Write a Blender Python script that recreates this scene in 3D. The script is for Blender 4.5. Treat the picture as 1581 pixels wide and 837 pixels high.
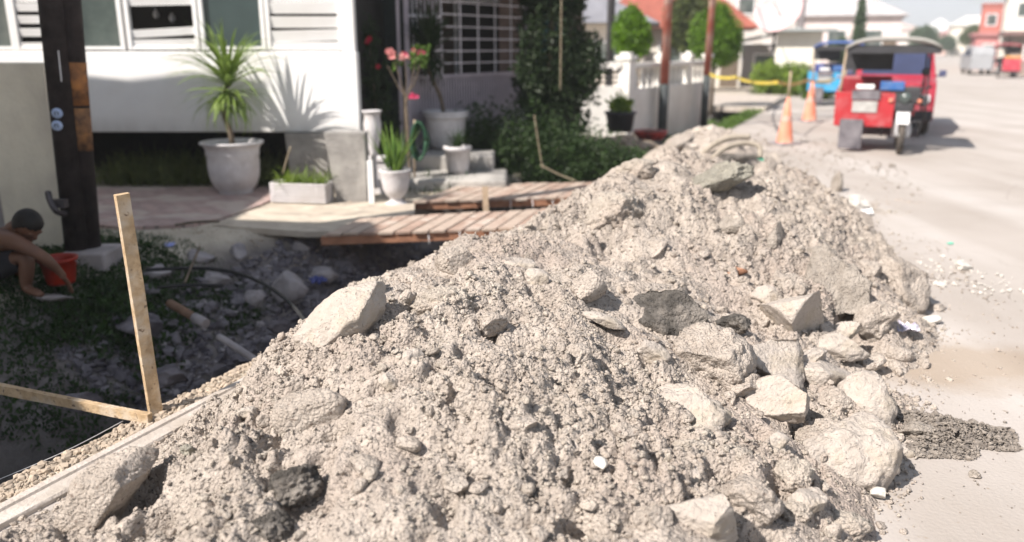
import bpy, math, random
import numpy as np
from mathutils import Vector, Matrix, noise as mnoise
R = math.radians
SC = bpy.context.scene
COL = SC.collection
for o in list(bpy.data.objects):
    bpy.data.objects.remove(o)

# ------------------------------------------------------------------ camera
CAM_H, PITCH, FPX, CX, CY = 1.6, R(15.5), 1250.0, 790.5, 418.5
cam = bpy.data.cameras.new('camera')
cam_o = bpy.data.objects.new('camera', cam); COL.objects.link(cam_o)
cam_o.location = (0, 0, CAM_H)
cam_o.rotation_euler = (R(90) - PITCH, 0, 0)
cam.sensor_width = 36.0
cam.lens = FPX / 1581.0 * 36.0
cam.clip_start = 0.05
cam.clip_end = 12000
cam.dof.use_dof = True
cam.dof.focus_distance = 3.15
cam.dof.aperture_fstop = 1.25
SC.camera = cam_o

# ------------------------------------------------------------------ sky, sun, exposure
SUN_AZ, SUN_EL = R(38), R(45)            # direction of travel from +x towards +y; elevation
TRAVEL = Vector((math.cos(SUN_AZ) * math.cos(SUN_EL), math.sin(SUN_AZ) * math.cos(SUN_EL), -math.sin(SUN_EL)))
world = bpy.data.worlds.new('World'); SC.world = world
world.use_nodes = True
wn = world.node_tree; wn.nodes.clear()
sky = wn.nodes.new('ShaderNodeTexSky'); sky.sky_type = 'NISHITA'; sky.sun_disc = False
sky.sun_elevation = SUN_EL
sky.sun_rotation = math.atan2(-TRAVEL.x, -TRAVEL.y) % (2 * math.pi)
sky.air_density = 1.0; sky.dust_density = 1.0; sky.altitude = 50
tc = wn.nodes.new('ShaderNodeTexCoord')
mp = wn.nodes.new('ShaderNodeMapping'); mp.inputs['Scale'].default_value = (1, 1, 4.5)
ns = wn.nodes.new('ShaderNodeTexNoise'); ns.inputs['Scale'].default_value = 2.6; ns.inputs['Detail'].default_value = 7; ns.inputs['Roughness'].default_value = .55
cr = wn.nodes.new('ShaderNodeValToRGB'); cr.color_ramp.elements[0].position = .44; cr.color_ramp.elements[1].position = .62
mix = wn.nodes.new('ShaderNodeMixRGB'); mix.inputs[2].default_value = (9.5, 10.2, 11.4, 1)
bg = wn.nodes.new('ShaderNodeBackground'); bg.inputs['Strength'].default_value = .05
wo = wn.nodes.new('ShaderNodeOutputWorld')
L = wn.links.new
L(tc.outputs['Generated'], mp.inputs['Vector']); L(mp.outputs[0], ns.inputs['Vector']); L(ns.outputs['Fac'], cr.inputs[0])
L(cr.outputs[0], mix.inputs[0]); L(sky.outputs[0], mix.inputs[1]); L(mix.outputs[0], bg.inputs['Color']); L(bg.outputs[0], wo.inputs['Surface'])
sun = bpy.data.lights.new('sun', 'SUN'); sun.energy = 5.0; sun.angle = R(.55); sun.color = (1.0, .925, .85)
sun_o = bpy.data.objects.new('sun', sun); COL.objects.link(sun_o)
sun_o.rotation_euler = TRAVEL.to_track_quat('-Z', 'Y').to_euler()
sun_o.location = (-10, -8, 14)
SC.view_settings.view_transform = 'Standard'; SC.view_settings.look = 'None'
SC.view_settings.gamma = 1; SC.view_settings.use_curve_mapping = False
SC.view_settings.exposure = .86
SC.render.engine = 'CYCLES'
cy = SC.cycles
cy.use_denoising = True
try: cy.denoiser = 'OPENIMAGEDENOISE'
except Exception: pass
cy.use_adaptive_sampling = True; cy.adaptive_threshold = .02
cy.max_bounces = 6; cy.diffuse_bounces = 3; cy.glossy_bounces = 2; cy.transmission_bounces = 3; cy.volume_bounces = 0; cy.transparent_max_bounces = 6
cy.caustics_reflective = False; cy.caustics_refractive = False
SC.render.use_persistent_data = False

# ------------------------------------------------------------------ pixel -> world (pixels of the 1581 x 837 photograph)
cP, sP = math.cos(PITCH), math.sin(PITCH)
def ray(px, py):
    v = py - CY
    fw = FPX * cP - v * sP
    dn = FPX * sP + v * cP
    return (px - CX) / fw, dn / fw          # x per metre forward, drop per metre forward
def W(px, py, d):
    a, b = ray(px, py)
    return Vector((a * d, d, CAM_H - b * d))
def G(px, py, z=0.0):
    a, b = ray(px, py)
    d = (CAM_H - z) / b
    return Vector((a * d, d, z))
TH = R(23.7)
AX, AY = -1.45, 3.3
nx, ny = math.cos(TH), -math.sin(TH)
ex, ey = math.sin(TH), math.cos(TH)
def su(x, y):
    return (x - AX) * nx + (y - AY) * ny, (x - AX) * ex + (y - AY) * ey
def xy(s, u):
    return AX + s * nx + u * ex, AY + s * ny + u * ey

# ------------------------------------------------------------------ numpy noise
def _h(ix, iy, iz, seed):
    n = (ix.astype(np.uint32) * np.uint32(374761393) + iy.astype(np.uint32) * np.uint32(668265263)
         + iz.astype(np.uint32) * np.uint32(2147483647 - 1274126177 % 1000003) + np.uint32(seed * 1013904223 & 0xffffffff))
    n = (n ^ (n >> np.uint32(13))) * np.uint32(1274126177)
    n = (n ^ (n >> np.uint32(15))) * np.uint32(2246822519)
    return ((n ^ (n >> np.uint32(16))) & np.uint32(0xffffff)).astype(np.float64) / 16777215.0
def vnoise(P, seed=0):
    P = np.asarray(P, float)
    if P.shape[1] == 2: P = np.c_[P, np.zeros(len(P))]
    I = np.floor(P).astype(np.int64); F = P - I; F = F * F * (3 - 2 * F)
    r = 0
    for a in (0, 1):
        for b in (0, 1):
            for c in (0, 1):
                w = (F[:, 0] if a else 1 - F[:, 0]) * (F[:, 1] if b else 1 - F[:, 1]) * (F[:, 2] if c else 1 - F[:, 2])
                r = r + w * _h(I[:, 0] + a, I[:, 1] + b, I[:, 2] + c, seed)
    return r * 2 - 1
def fbm(P, seed=0, octv=4, gain=.5):
    P = np.asarray(P, float); r = 0; a = 1
    for i in range(octv):
        r = r + a * vnoise(P * (2.03 ** i) + 17.3 * i, seed + i); a *= gain
    return r
def domes(x, y, cell, seed, fill=.75):
    """rounded lumps of random size, one per grid cell: height 0..1"""
    X = x / cell; Y = y / cell
    ix = np.floor(X).astype(np.int64); iy = np.floor(Y).astype(np.int64)
    z = np.zeros_like(X)
    zz = np.zeros(ix.shape, np.int64)
    for a in (-1, 0, 1):
        for b in (-1, 0, 1):
            jx = ix + a; jy = iy + b
            cx = jx + _h(jx, jy, zz, seed); cy_ = jy + _h(jx, jy, zz, seed + 1)
            rr = (.35 + .65 * _h(jx, jy, zz, seed + 2) ** 1.5) * fill
            asp = .7 + .6 * _h(jx, jy, zz, seed + 3); an = 3.14 * _h(jx, jy, zz, seed + 4)
            dx = X - cx; dy = Y - cy_
            ca = np.cos(an); sa = np.sin(an)
            d2 = ((dx * ca + dy * sa) * asp) ** 2 + ((-dx * sa + dy * ca) / asp) ** 2
            z = np.maximum(z, rr * np.sqrt(np.clip(1 - d2 / (rr * rr), 0, 1)))
    return z

# ------------------------------------------------------------------ materials
def nt(m):
    m.use_nodes = True; t = m.node_tree; t.nodes.clear()
    b = t.nodes.new('ShaderNodeBsdfPrincipled'); o = t.nodes.new('ShaderNodeOutputMaterial')
    t.links.new(b.outputs[0], o.inputs[0]); return t, b
def rgba(c): return (c[0], c[1], c[2], 1)
def mat(name, c1, c2=None, scale=8, rough=.8, bump=.0, bscale=40, metal=0, spec=.3, c3=None, s3=2.0, lo=.35, hi=.65, detail=5, alpha=None, trans=0, speck=None, emit=0):
    m = bpy.data.materials.new(name); t, b = nt(m)
    N = t.nodes.new; K = t.links.new
    tcn = N('ShaderNodeTexCoord')
    b.inputs['Roughness'].default_value = rough; b.inputs['Metallic'].default_value = metal
    b.inputs['Specular IOR Level'].default_value = spec
    b.inputs['Transmission Weight'].default_value = trans
    if c2 is None:
        c2 = tuple(x * .82 for x in c1)
    n1 = N('ShaderNodeTexNoise'); n1.inputs['Scale'].default_value = scale; n1.inputs['Detail'].default_value = detail; n1.inputs['Roughness'].default_value = .6
    K(tcn.outputs['Object'], n1.inputs['Vector'])
    r = N('ShaderNodeValToRGB'); r.color_ramp.elements[0].position = lo; r.color_ramp.elements[1].position = hi
    r.color_ramp.elements[0].color = rgba(c2); r.color_ramp.elements[1].color = rgba(c1)
    K(n1.outputs['Fac'], r.inputs[0]); out = r.outputs[0]
    if c3 is not None:
        n3 = N('ShaderNodeTexNoise'); n3.inputs['Scale'].default_value = s3; n3.inputs['Detail'].default_value = 4
        K(tcn.outputs['Object'], n3.inputs['Vector'])
        r3 = N('ShaderNodeValToRGB'); r3.color_ramp.elements[0].position = .48; r3.color_ramp.elements[1].position = .68
        K(n3.outputs['Fac'], r3.inputs[0])
        mx = N('ShaderNodeMixRGB'); K(r3.outputs[0], mx.inputs[0]); K(out, mx.inputs[1]); mx.inputs[2].default_value = rgba(c3); out = mx.outputs[0]
    if speck is not None:
        v = N('ShaderNodeTexNoise'); v.inputs['Scale'].default_value = speck[1]; v.inputs['Detail'].default_value = 2
        K(tcn.outputs['Object'], v.inputs['Vector'])
        rv = N('ShaderNodeValToRGB'); rv.color_ramp.elements[0].position = speck[2]; rv.color_ramp.elements[1].position = speck[2] + .06
        K(v.outputs['Fac'], rv.inputs[0])
        mx = N('ShaderNodeMixRGB'); K(rv.outputs[0], mx.inputs[0]); K(out, mx.inputs[1]); mx.inputs[2].default_value = rgba(speck[0]); out = mx.outputs[0]
    K(out, b.inputs['Base Color'])
    if bump:
        nb = N('ShaderNodeTexNoise'); nb.inputs['Scale'].default_value = bscale; nb.inputs['Detail'].default_value = 6; nb.inputs['Roughness'].default_value = .65
        K(tcn.outputs['Object'], nb.inputs['Vector'])
        bp = N('ShaderNodeBump'); bp.inputs['Strength'].default_value = bump; bp.inputs['Distance'].default_value = 1.0 / bscale
        K(nb.outputs['Fac'], bp.inputs['Height']); K(bp.outputs[0], b.inputs['Normal'])
    if emit:
        b.inputs['Emission Color'].default_value = rgba(c1); b.inputs['Emission Strength'].default_value = emit
    return m
def leafmat(name, c1, c2, scale=6, rough=.5, spec=.35, trl=.35):
    m = mat(name, c1, c2, scale=scale, rough=rough, spec=spec)
    t = m.node_tree; b = [n for n in t.nodes if n.type == 'BSDF_PRINCIPLED'][0]; o = [n for n in t.nodes if n.type == 'OUTPUT_MATERIAL'][0]
    tr = t.nodes.new('ShaderNodeBsdfTranslucent'); mx = t.nodes.new('ShaderNodeMixShader'); mx.inputs[0].default_value = trl
    src = b.inputs['Base Color'].links[0].from_socket
    t.links.new(src, tr.inputs[0]); t.links.new(b.outputs[0], mx.inputs[1]); t.links.new(tr.outputs[0], mx.inputs[2]); t.links.new(mx.outputs[0], o.inputs[0])
    return m
def glassmat(name, col, rough=.12, spec=.6):
    return mat(name, col, tuple(c * .7 for c in col), scale=1.2, rough=rough, spec=spec)

M = {}
M['soil'] = mat('soil', (.515, .455, .40), (.38, .33, .288), scale=9, rough=.95, bump=.9, bscale=130, c3=(.415, .35, .305), s3=1.5, spec=.12, speck=((.17, .15, .135), 75, .61))
M['soil_clod'] = mat('soil_clod', (.53, .475, .41), (.375, .328, .282), scale=7, rough=.95, bump=.9, bscale=160, c3=(.46, .39, .335), s3=2.3, spec=.12)
M['concrete_pale'] = mat('concrete_pale', (.54, .485, .435), (.43, .38, .335), scale=9, rough=.93, bump=.9, bscale=70, spec=.12, c3=(.44, .38, .31), s3=8, speck=((.26, .23, .20), 70, .66))
M['concrete_warm'] = mat('concrete_warm', (.52, .46, .405), (.39, .338, .292), scale=7, rough=.93, bump=.9, bscale=80, spec=.12, speck=((.25, .2, .17), 55, .64))
M['concrete_grey'] = mat('concrete_grey', (.42, .375, .33), (.29, .255, .22), scale=9, rough=.93, bump=.9, bscale=90, spec=.12)
M['asphalt_old'] = mat('asphalt_old', (.17, .155, .14), (.06, .055, .05), scale=14, rough=.9, bump=1.0, bscale=70, spec=.2, c3=(.30, .27, .24), s3=5)
M['green_clod'] = mat('green_clod', (.37, .35, .295), (.25, .235, .20), scale=9, rough=.95, bump=.9, bscale=90, spec=.12)
M['rust_clod'] = mat('rust_clod', (.40, .20, .12), (.28, .16, .11), scale=20, rough=.9, bump=.6, bscale=90)
M['white_stone'] = mat('white_stone', (.66, .63, .58), (.5, .47, .43), scale=9, rough=.85, bump=.5, bscale=60)
M['black_gravel'] = mat('black_gravel', (.33, .29, .25), (.15, .13, .115), scale=40, rough=.9, bump=.8, bscale=90)
M['white_paint'] = mat('white_paint', (.84, .84, .84), (.79, .785, .785), scale=2.5, rough=.6, bump=.12, bscale=30, c3=(.77, .755, .74), s3=1.4)
M['wall_stained'] = mat('wall_stained', (.84, .84, .84), (.79, .785, .785), scale=2.5, rough=.6, bump=.12, bscale=30, c3=(.77, .755, .74), s3=1.4)
def stain(m, z0, z1, col):
    t = m.node_tree; N = t.nodes.new; K = t.links.new; b = [n for n in t.nodes if n.type == 'BSDF_PRINCIPLED'][0]
    g = N('ShaderNodeNewGeometry'); sp = N('ShaderNodeSeparateXYZ'); K(g.outputs['Position'], sp.inputs[0])
    mp_ = N('ShaderNodeMapping'); mp_.inputs['Scale'].default_value = (9, 9, 1.6); K(g.outputs['Position'], mp_.inputs[0])
    n = N('ShaderNodeTexNoise'); n.inputs['Scale'].default_value = 1; n.inputs['Detail'].default_value = 6; K(mp_.outputs[0], n.inputs['Vector'])
    mr = N('ShaderNodeMapRange'); mr.inputs['From Min'].default_value = z0; mr.inputs['From Max'].default_value = z1; mr.inputs['To Min'].default_value = .62; mr.inputs['To Max'].default_value = 0; K(sp.outputs['Z'], mr.inputs['Value'])
    mu = N('ShaderNodeMath'); mu.operation = 'MULTIPLY'; K(mr.outputs[0], mu.inputs[0]); K(n.outputs['Fac'], mu.inputs[1])
    src = b.inputs['Base Color'].links[0].from_socket; mx = N('ShaderNodeMixRGB'); K(mu.outputs[0], mx.inputs[0]); K(src, mx.inputs[1]); mx.inputs[2].default_value = rgba(col); K(mx.outputs[0], b.inputs['Base Color'])
stain(M['wall_stained'], .66, .86, (.22, .20, .16))
M['white_metal'] = mat('white_metal', (.72, .72, .73), (.6, .6, .62), scale=5, rough=.45)
M['cream_plaster'] = mat('cream_plaster', (.80, .74, .61), (.72, .66, .54), scale=3, rough=.85, bump=.2, bscale=30, c3=(.64, .58, .49), s3=2.2)
M['grey_plaster'] = mat('grey_plaster', (.40, .365, .365), (.25, .23, .23), scale=4, rough=.85, bump=.2, bscale=30)
M['rough_cement'] = mat('rough_cement', (.36, .345, .325), (.22, .21, .20), scale=5, rough=.95, bump=.5, bscale=30, c3=(.45, .43, .4), s3=2)
stain(M['cream_plaster'], .0, .9, (.20, .18, .14))
M['dark_void'] = mat('dark_void', (.03, .028, .027), (.015, .014, .014), scale=3, rough=.9)  # near black that stands in for shade inside voids and rooms
M['glass_green'] = mat('glass_green', (.10, .125, .115), (.045, .06, .06), scale=2.2, rough=.18, spec=.6, c3=(.16, .17, .16), s3=1.6)
M['pot_white'] = mat('pot_white', (.68, .66, .67), (.52, .50, .51), scale=5, rough=.75, bump=.25, bscale=25, c3=(.46, .43, .42), s3=3)
M['pot_soil'] = mat('pot_soil', (.07, .055, .04), (.03, .024, .02), scale=30, rough=.95, bump=.6, bscale=60)
M['timber'] = mat('timber', (.55, .41, .26), (.38, .27, .16), scale=22, rough=.85, bump=.6, bscale=60, c3=(.56, .49, .40), s3=9, speck=((.22, .16, .11), 40, .64))
M['timber_grey'] = mat('timber_grey', (.42, .33, .24), (.32, .25, .18), scale=14, rough=.85, bump=.3, bscale=60)
M['plank'] = mat('plank', (.44, .32, .26), (.30, .21, .165), scale=9, rough=.8, bump=.3, bscale=60, c3=(.50, .43, .37), s3=7)
M['plank_orange'] = mat('plank_orange', (.38, .19, .115), (.26, .13, .08), scale=9, rough=.8, bump=.3, bscale=60)
M['plank_pale'] = mat('plank_pale', (.52, .43, .36), (.38, .30, .245), scale=9, rough=.8, bump=.3, bscale=60, c3=(.36, .26, .21), s3=9)
M['bark'] = mat('bark', (.20, .155, .115), (.10, .08, .06), scale=20, rough=.9, bump=.6, bscale=40)
M['pole_dark'] = mat('pole_dark', (.045, .035, .035), (.022, .018, .018), scale=8, rough=.75, bump=.4, bscale=30)
M['rust_patch'] = mat('rust_patch', (.42, .18, .06), (.22, .10, .045), scale=14, rough=.85, bump=.3, bscale=40, c3=(.06, .04, .035), s3=9)
M['pole_rust'] = mat('pole_rust', (.30, .15, .065), (.10, .055, .035), scale=16, rough=.8, bump=.3, bscale=40, c3=(.045, .035, .03), s3=7)
M['black_rubber'] = mat('black_rubber', (.025, .025, .027), (.015, .015, .016), scale=10, rough=.6)
M['leaf_dark'] = leafmat('leaf_dark', (.035, .06, .022), (.018, .034, .013))
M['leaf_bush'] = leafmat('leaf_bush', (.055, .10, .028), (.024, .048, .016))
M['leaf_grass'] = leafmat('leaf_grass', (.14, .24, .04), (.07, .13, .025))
M['leaf_lime'] = leafmat('leaf_lime', (.26, .36, .05), (.13, .21, .03))
M['leaf_topiary'] = leafmat('leaf_topiary', (.16, .30, .02), (.08, .17, .012))
M['leaf_olive'] = leafmat('leaf_olive', (.13, .16, .045), (.075, .10, .03))
M['leaf_far'] = leafmat('leaf_far', (.10, .16, .07), (.06, .10, .05))
M['leaf_dry'] = leafmat('leaf_dry', (.34, .27, .12), (.22, .17, .08))
M['petal_pink'] = leafmat('petal_pink', (.75, .10, .22), (.6, .05, .15))
M['petal_pale'] = leafmat('petal_pale', (.85, .45, .42), (.8, .3, .3))
M['petal_red'] = leafmat('petal_red', (.5, .03, .06), (.35, .02, .04))

def crumb(m, vs=75, st=.9):
    t = m.node_tree; b = [n for n in t.nodes if n.type == 'BSDF_PRINCIPLED'][0]
    v = t.nodes.new('ShaderNodeTexVoronoi'); v.inputs['Scale'].default_value = vs; v.inputs['Randomness'].default_value = 1
    tcn = [n for n in t.nodes if n.type == 'TEX_COORD'][0]
    nn = t.nodes.new('ShaderNodeTexNoise'); nn.inputs['Scale'].default_value = 25; nn.inputs['Detail'].default_value = 3
    va = t.nodes.new('ShaderNodeVectorMath'); va.operation = 'MULTIPLY_ADD'; va.inputs[1].default_value = (.03, .03, .03)
    t.links.new(tcn.outputs['Object'], nn.inputs['Vector']); t.links.new(nn.outputs['Color'], va.inputs[0]); t.links.new(tcn.outputs['Object'], va.inputs[2])
    t.links.new(va.outputs[0], v.inputs['Vector'])
    bp = t.nodes.new('ShaderNodeBump'); bp.invert = True; bp.inputs['Strength'].default_value = st; bp.inputs['Distance'].default_value = .9 / vs
    t.links.new(v.outputs['Distance'], bp.inputs['Height'])
    old = b.inputs['Normal'].links[0].from_node; t.links.new(bp.outputs[0], old.inputs['Normal'])
for k in ('soil', 'soil_clod', 'concrete_warm', 'green_clod', 'concrete_grey', 'asphalt_old'): crumb(M[k])
crumb(M['concrete_pale'], 55, .35)

# ------------------------------------------------------------------ mesh helpers
def fast_mesh(name, V, F, smooth=False, mats=(), midx=None):
    V = np.asarray(V, np.float32); F = np.asarray(F, np.int32)
    k = F.shape[1]
    me = bpy.data.meshes.new(name)
    me.vertices.add(len(V)); me.vertices.foreach_set('co', V.ravel())
    me.loops.add(F.size); me.loops.foreach_set('vertex_index', F.ravel())
    me.polygons.add(len(F)); me.polygons.foreach_set('loop_start', np.arange(0, F.size, k, dtype=np.int32))
    me.polygons.foreach_set('loop_total', np.full(len(F), k, np.int32))
    me.polygons.foreach_set('use_smooth', np.full(len(F), smooth, bool))
    for m in mats: me.materials.append(m)
    if midx is not None: me.polygons.foreach_set('material_index', np.asarray(midx, np.int32))
    me.update(calc_edges=True)
    return me
def link(name, me, parent=None, loc=(0, 0, 0), rotz=0):
    o = bpy.data.objects.new(name, me); COL.objects.link(o)
    if parent is not None: o.parent = parent
    o.location = loc; o.rotation_euler = (0, 0, rotz)
    return o
def tag(o, label=None, cat=None, group=None, kind=None):
    if label: o['label'] = label
    if cat: o['category'] = cat
    if group: o['group'] = group
    if kind: o['kind'] = kind
    return o
def thing(name, label, cat, loc=(0, 0, 0), rotz=0, group=None):
    o = bpy.data.objects.new(name, None); COL.objects.link(o)
    o.empty_display_size = .1
    o.location = loc; o.rotation_euler = (0, 0, rotz)
    return tag(o, label, cat, group)
def copy_tree(o, parent=None):
    c = o.copy(); COL.objects.link(c)
    if parent is not None: c.parent = parent
    for ch in list(o.children): copy_tree(ch, c)
    return c
class MB:
    def __init__(s, off=(0, 0, 0)):
        s.v = []; s.f = []; s.m = []; s.off = Vector(off); s.cur = 0; s.sm = []
    def add(s, vs, fs, smooth=False):
        b = len(s.v); s.v += [Vector(v) - s.off for v in vs]
        s.f += [[i + b for i in f] for f in fs]; s.m += [s.cur] * len(fs); s.sm += [smooth] * len(fs)
        return s
    def box(s, c, d, rz=0, rx=0, ry=0, jit=0):
        c = Vector(c); h = Vector(d) / 2
        Mx = Matrix.Rotation(rz, 3, 'Z') @ Matrix.Rotation(ry, 3, 'Y') @ Matrix.Rotation(rx, 3, 'X')
        vs = []
        for z in (-1, 1):
            for y in (-1, 1):
                for x in (-1, 1):
                    vs.append(c + Mx @ Vector((x * h.x, y * h.y, z * h.z)))
        return s.add(vs, [[0, 2, 3, 1], [4, 5, 7, 6], [0, 1, 5, 4], [2, 6, 7, 3], [0, 4, 6, 2], [1, 3, 7, 5]])
    def hexa(s, p):          # 8 corners: bottom ring 4, top ring 4
        return s.add(p, [[3, 2, 1, 0], [4, 5, 6, 7], [0, 1, 5, 4], [1, 2, 6, 5], [2, 3, 7, 6], [3, 0, 4, 7]])
    def bar(s, a, b, w, t, up=(0, 0, 1)):
        a = Vector(a); b = Vector(b); d = (b - a).normalized(); up = Vector(up)
        sx = d.cross(up)
        if sx.length < 1e-4: sx = d.cross(Vector((1, 0, 0)))
        sx.normalize(); u2 = sx.cross(d).normalized()
        q = [(-1, -1), (1, -1), (1, 1), (-1, 1)]
        vs = [a + sx * (i * w / 2) + u2 * (j * t / 2) for i, j in q] + [b + sx * (i * w / 2) + u2 * (j * t / 2) for i, j in q]
        return s.add(vs, [[3, 2, 1, 0], [4, 5, 6, 7], [0, 1, 5, 4], [1, 2, 6, 5], [2, 3, 7, 6], [3, 0, 4, 7]])
    def tube(s, pts, r, n=8, cap=True):
        pts = [Vector(p) for p in pts]; k = len(pts)
        rs = r if isinstance(r, (list, tuple)) else [r] * k
        vs = []; fs = []; ref = None
        for i, p in enumerate(pts):
            d = (pts[min(i + 1, k - 1)] - pts[max(i - 1, 0)]).normalized()
            if ref is None:
                ref = Vector((0, 0, 1)) if abs(d.z) < .9 else Vector((1, 0, 0))
            a = d.cross(ref)
            if a.length < 1e-5: a = d.cross(Vector((0, 1, 0)))
            a.normalize(); b = d.cross(a).normalized(); ref = -b if False else ref
            for j in range(n):
                t = 2 * math.pi * j / n
                vs.append(p + a * (math.cos(t) * rs[i]) + b * (math.sin(t) * rs[i]))
        for i in range(k - 1):
            for j in range(n):
                fs.append([i * n + j, i * n + (j + 1) % n, (i + 1) * n + (j + 1) % n, (i + 1) * n + j])
        s.add(vs, fs, True)
        if cap:
            b = len(s.v) - len(vs)
            s.f += [[b + j for j in range(n)][::-1], [b + (k - 1) * n + j for j in range(n)]]; s.m += [s.cur] * 2; s.sm += [False] * 2
        return s
    def lathe(s, prof, c=(0, 0, 0), n=28, rot=None, sx=1, sy=1):
        c = Vector(c); vs = []; fs = []; k = len(prof)
        for r, z in prof:
            for j in range(n):
                t = 2 * math.pi * j / n
                p = Vector((r * math.cos(t) * sx, r * math.sin(t) * sy, z))
                if rot is not None: p = rot @ p
                vs.append(c + p)
        for i in range(k - 1):
            for j in range(n):
                fs.append([i * n + j, i * n + (j + 1) % n, (i + 1) * n + (j + 1) % n, (i + 1) * n + j])
        return s.add(vs, fs, True)
    def quad(s, a, b, c, d): return s.add([a, b, c, d], [[0, 1, 2, 3]])
    def prism(s, poly, z0, z1):
        n = len(poly); vs = [(p[0], p[1], z0) for p in poly] + [(p[0], p[1], z1) for p in poly]
        fs = [list(range(n))[::-1], list(range(n, 2 * n))] + [[i, (i + 1) % n, n + (i + 1) % n, n + i] for i in range(n)]
        return s.add(vs, fs)
    def extr(s, poly, a, b, axis='y'):   # poly in x,z extruded along y from a to b
        n = len(poly); vs = [(p[0], a, p[1]) for p in poly] + [(p[0], b, p[1]) for p in poly]
        fs = [list(range(n)), list(range(n, 2 * n))[::-1]] + [[i, n + i, n + (i + 1) % n, (i + 1) % n] for i in range(n)]
        return s.add(vs, fs)
    def build(s, name, mats, parent=None, loc=(0, 0, 0), rotz=0, bevel=0):
        me = bpy.data.meshes.new(name)
        me.from_pydata([tuple(v) for v in s.v], [], s.f)
        if not isinstance(mats, (list, tuple)): mats = [mats]
        for m in mats: me.materials.append(m)
        for p, mi, sm in zip(me.polygons, s.m, s.sm): p.material_index = mi; p.use_smooth = sm
        me.update()
        o = link(name, me, parent, loc, rotz)
        if bevel:
            bv = o.modifiers.new('bevel', 'BEVEL'); bv.width = bevel; bv.segments = 2; bv.limit_method = 'ANGLE'
        return o

_ICO = {}
def ico(sub):
    if sub in _ICO: return _ICO[sub]
    import bmesh
    bm = bmesh.new(); bmesh.ops.create_icosphere(bm, subdivisions=sub, radius=1)
    V = np.array([v.co[:] for v in bm.verts]); F = np.array([[v.index for v in f.verts] for f in bm.faces]); bm.free()
    _ICO[sub] = (V, F); return V, F
def rotmats(rng, n):
    q = rng.normal(size=(n, 4)); q /= np.linalg.norm(q, axis=1)[:, None]
    w, x, y, z = q.T
    return np.stack([np.stack([1 - 2 * (y * y + z * z), 2 * (x * y - z * w), 2 * (x * z + y * w)], -1),
                     np.stack([2 * (x * y + z * w), 1 - 2 * (x * x + z * z), 2 * (y * z - x * w)], -1),
                     np.stack([2 * (x * z - y * w), 2 * (y * z + x * w), 1 - 2 * (x * x + y * y)], -1)], 1)
def scatter(P, S, sub, rng, rough=.28, flat=.75, facet=True):
    """one mesh of len(P) pebbles of radius S; returns V, F"""
    V0, F0 = ico(sub); nv = len(V0); var = []
    for k in range(10):
        v = V0.copy()
        if facet:
            for q in range(7):
                nrm = rng.normal(size=3); nrm /= np.linalg.norm(nrm); d = rng.uniform(.5, .85)
                pr = v @ nrm; v -= np.outer(np.clip(pr - d, 0, None), nrm)
        v *= 1 + rng.uniform(-rough, rough, size=(nv, 1))
        v *= np.array([1, rng.uniform(.65, 1), rng.uniform(.5, .85)])
        var.append(v)
    var = np.array(var)
    n = len(P); vi = rng.integers(0, 10, n); Rm = rotmats(rng, n)
    V = np.einsum('nij,nvj->nvi', Rm, var[vi]) * S[:, None, None]
    V[:, :, 2] *= flat
    V += P[:, None, :]
    F = F0[None] + (np.arange(n) * nv)[:, None, None]
    return V.reshape(-1, 3), F.reshape(-1, 3)
# ------------------------------------------------------------------ ground heights
def sstep(a, b, x):
    t = np.clip((x - a) / (b - a), 0, 1); return t * t * (3 - 2 * t)
def ground_z(x, y):
    x = np.asarray(x, float); y = np.asarray(y, float)
    s, u = su(x, y)
    depth = np.interp(u, [-4, .3, 1.5, 2.6, 3.4, 4.6, 7, 8.5, 12, 30, 60], [1.15, 1.1, .95, .72, .62, .85, .8, .5, .42, .5, .5])
    lt = np.interp(u, [-4, .5, 2.0, 3.0, 4.0, 6.5, 8.5], [-2.9, -2.7, -2.75, -2.5, -1.75, -1.6, -1.35])     # top of the house-side bank
    lb = np.interp(u, [-4, .5, 2.0, 3.0, 4.0, 6.5, 8.5], [-1.1, -1.0, -.8, -.75, -1.2, -1.1, -.9])    # bottom of the bank
    left = np.clip((s - lt) / (lb - lt), 0, 1) ** 1.1
    right = sstep(-.62, -.2, s)
    z = -depth * left * (1 - right)
    far = sstep(60, 90, u); z = z * (1 - far)
    yard = np.interp(s, [-9, -2.5], [.04, .0]) * (s < -1.5)
    z = z + np.where(s < -2.0, .02, 0)
    # gentle dirt relief
    inz = left * (1 - right)
    rough = .012 + .06 * np.clip(inz * 3, 0, 1) * (u < 9)
    near = np.exp(-((np.hypot(x, y)) / 14) ** 2)
    P = np.c_[x.ravel(), y.ravel()]
    nz = fbm(P * 2.2, 5, 4).reshape(x.shape)
    z = z + rough * nz * near * (s < .05)
    return z

def nonuni(a, b, fine, lo, hi, grow=1.12):
    c = list(np.arange(a, b + 1e-6, fine)); st = fine; x = c[-1]
    while x < hi: st *= grow; x += st; c.append(x)
    st = fine; x = c[0]; pre = []
    while x > lo: st *= grow; x -= st; pre.append(x)
    return np.array(pre[::-1] + c)
def grid_mesh(name, X, Y, Z, mats, smooth=True, midx=None):
    n, m = X.shape
    V = np.stack([X, Y, Z], -1).reshape(-1, 3)
    i = np.arange(n - 1)[:, None] * m + np.arange(m - 1)[None]
    F = np.stack([i, i + m, i + m + 1, i + 1], -1).reshape(-1, 4)
    return fast_mesh(name, V, F, smooth, mats, midx)

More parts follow.
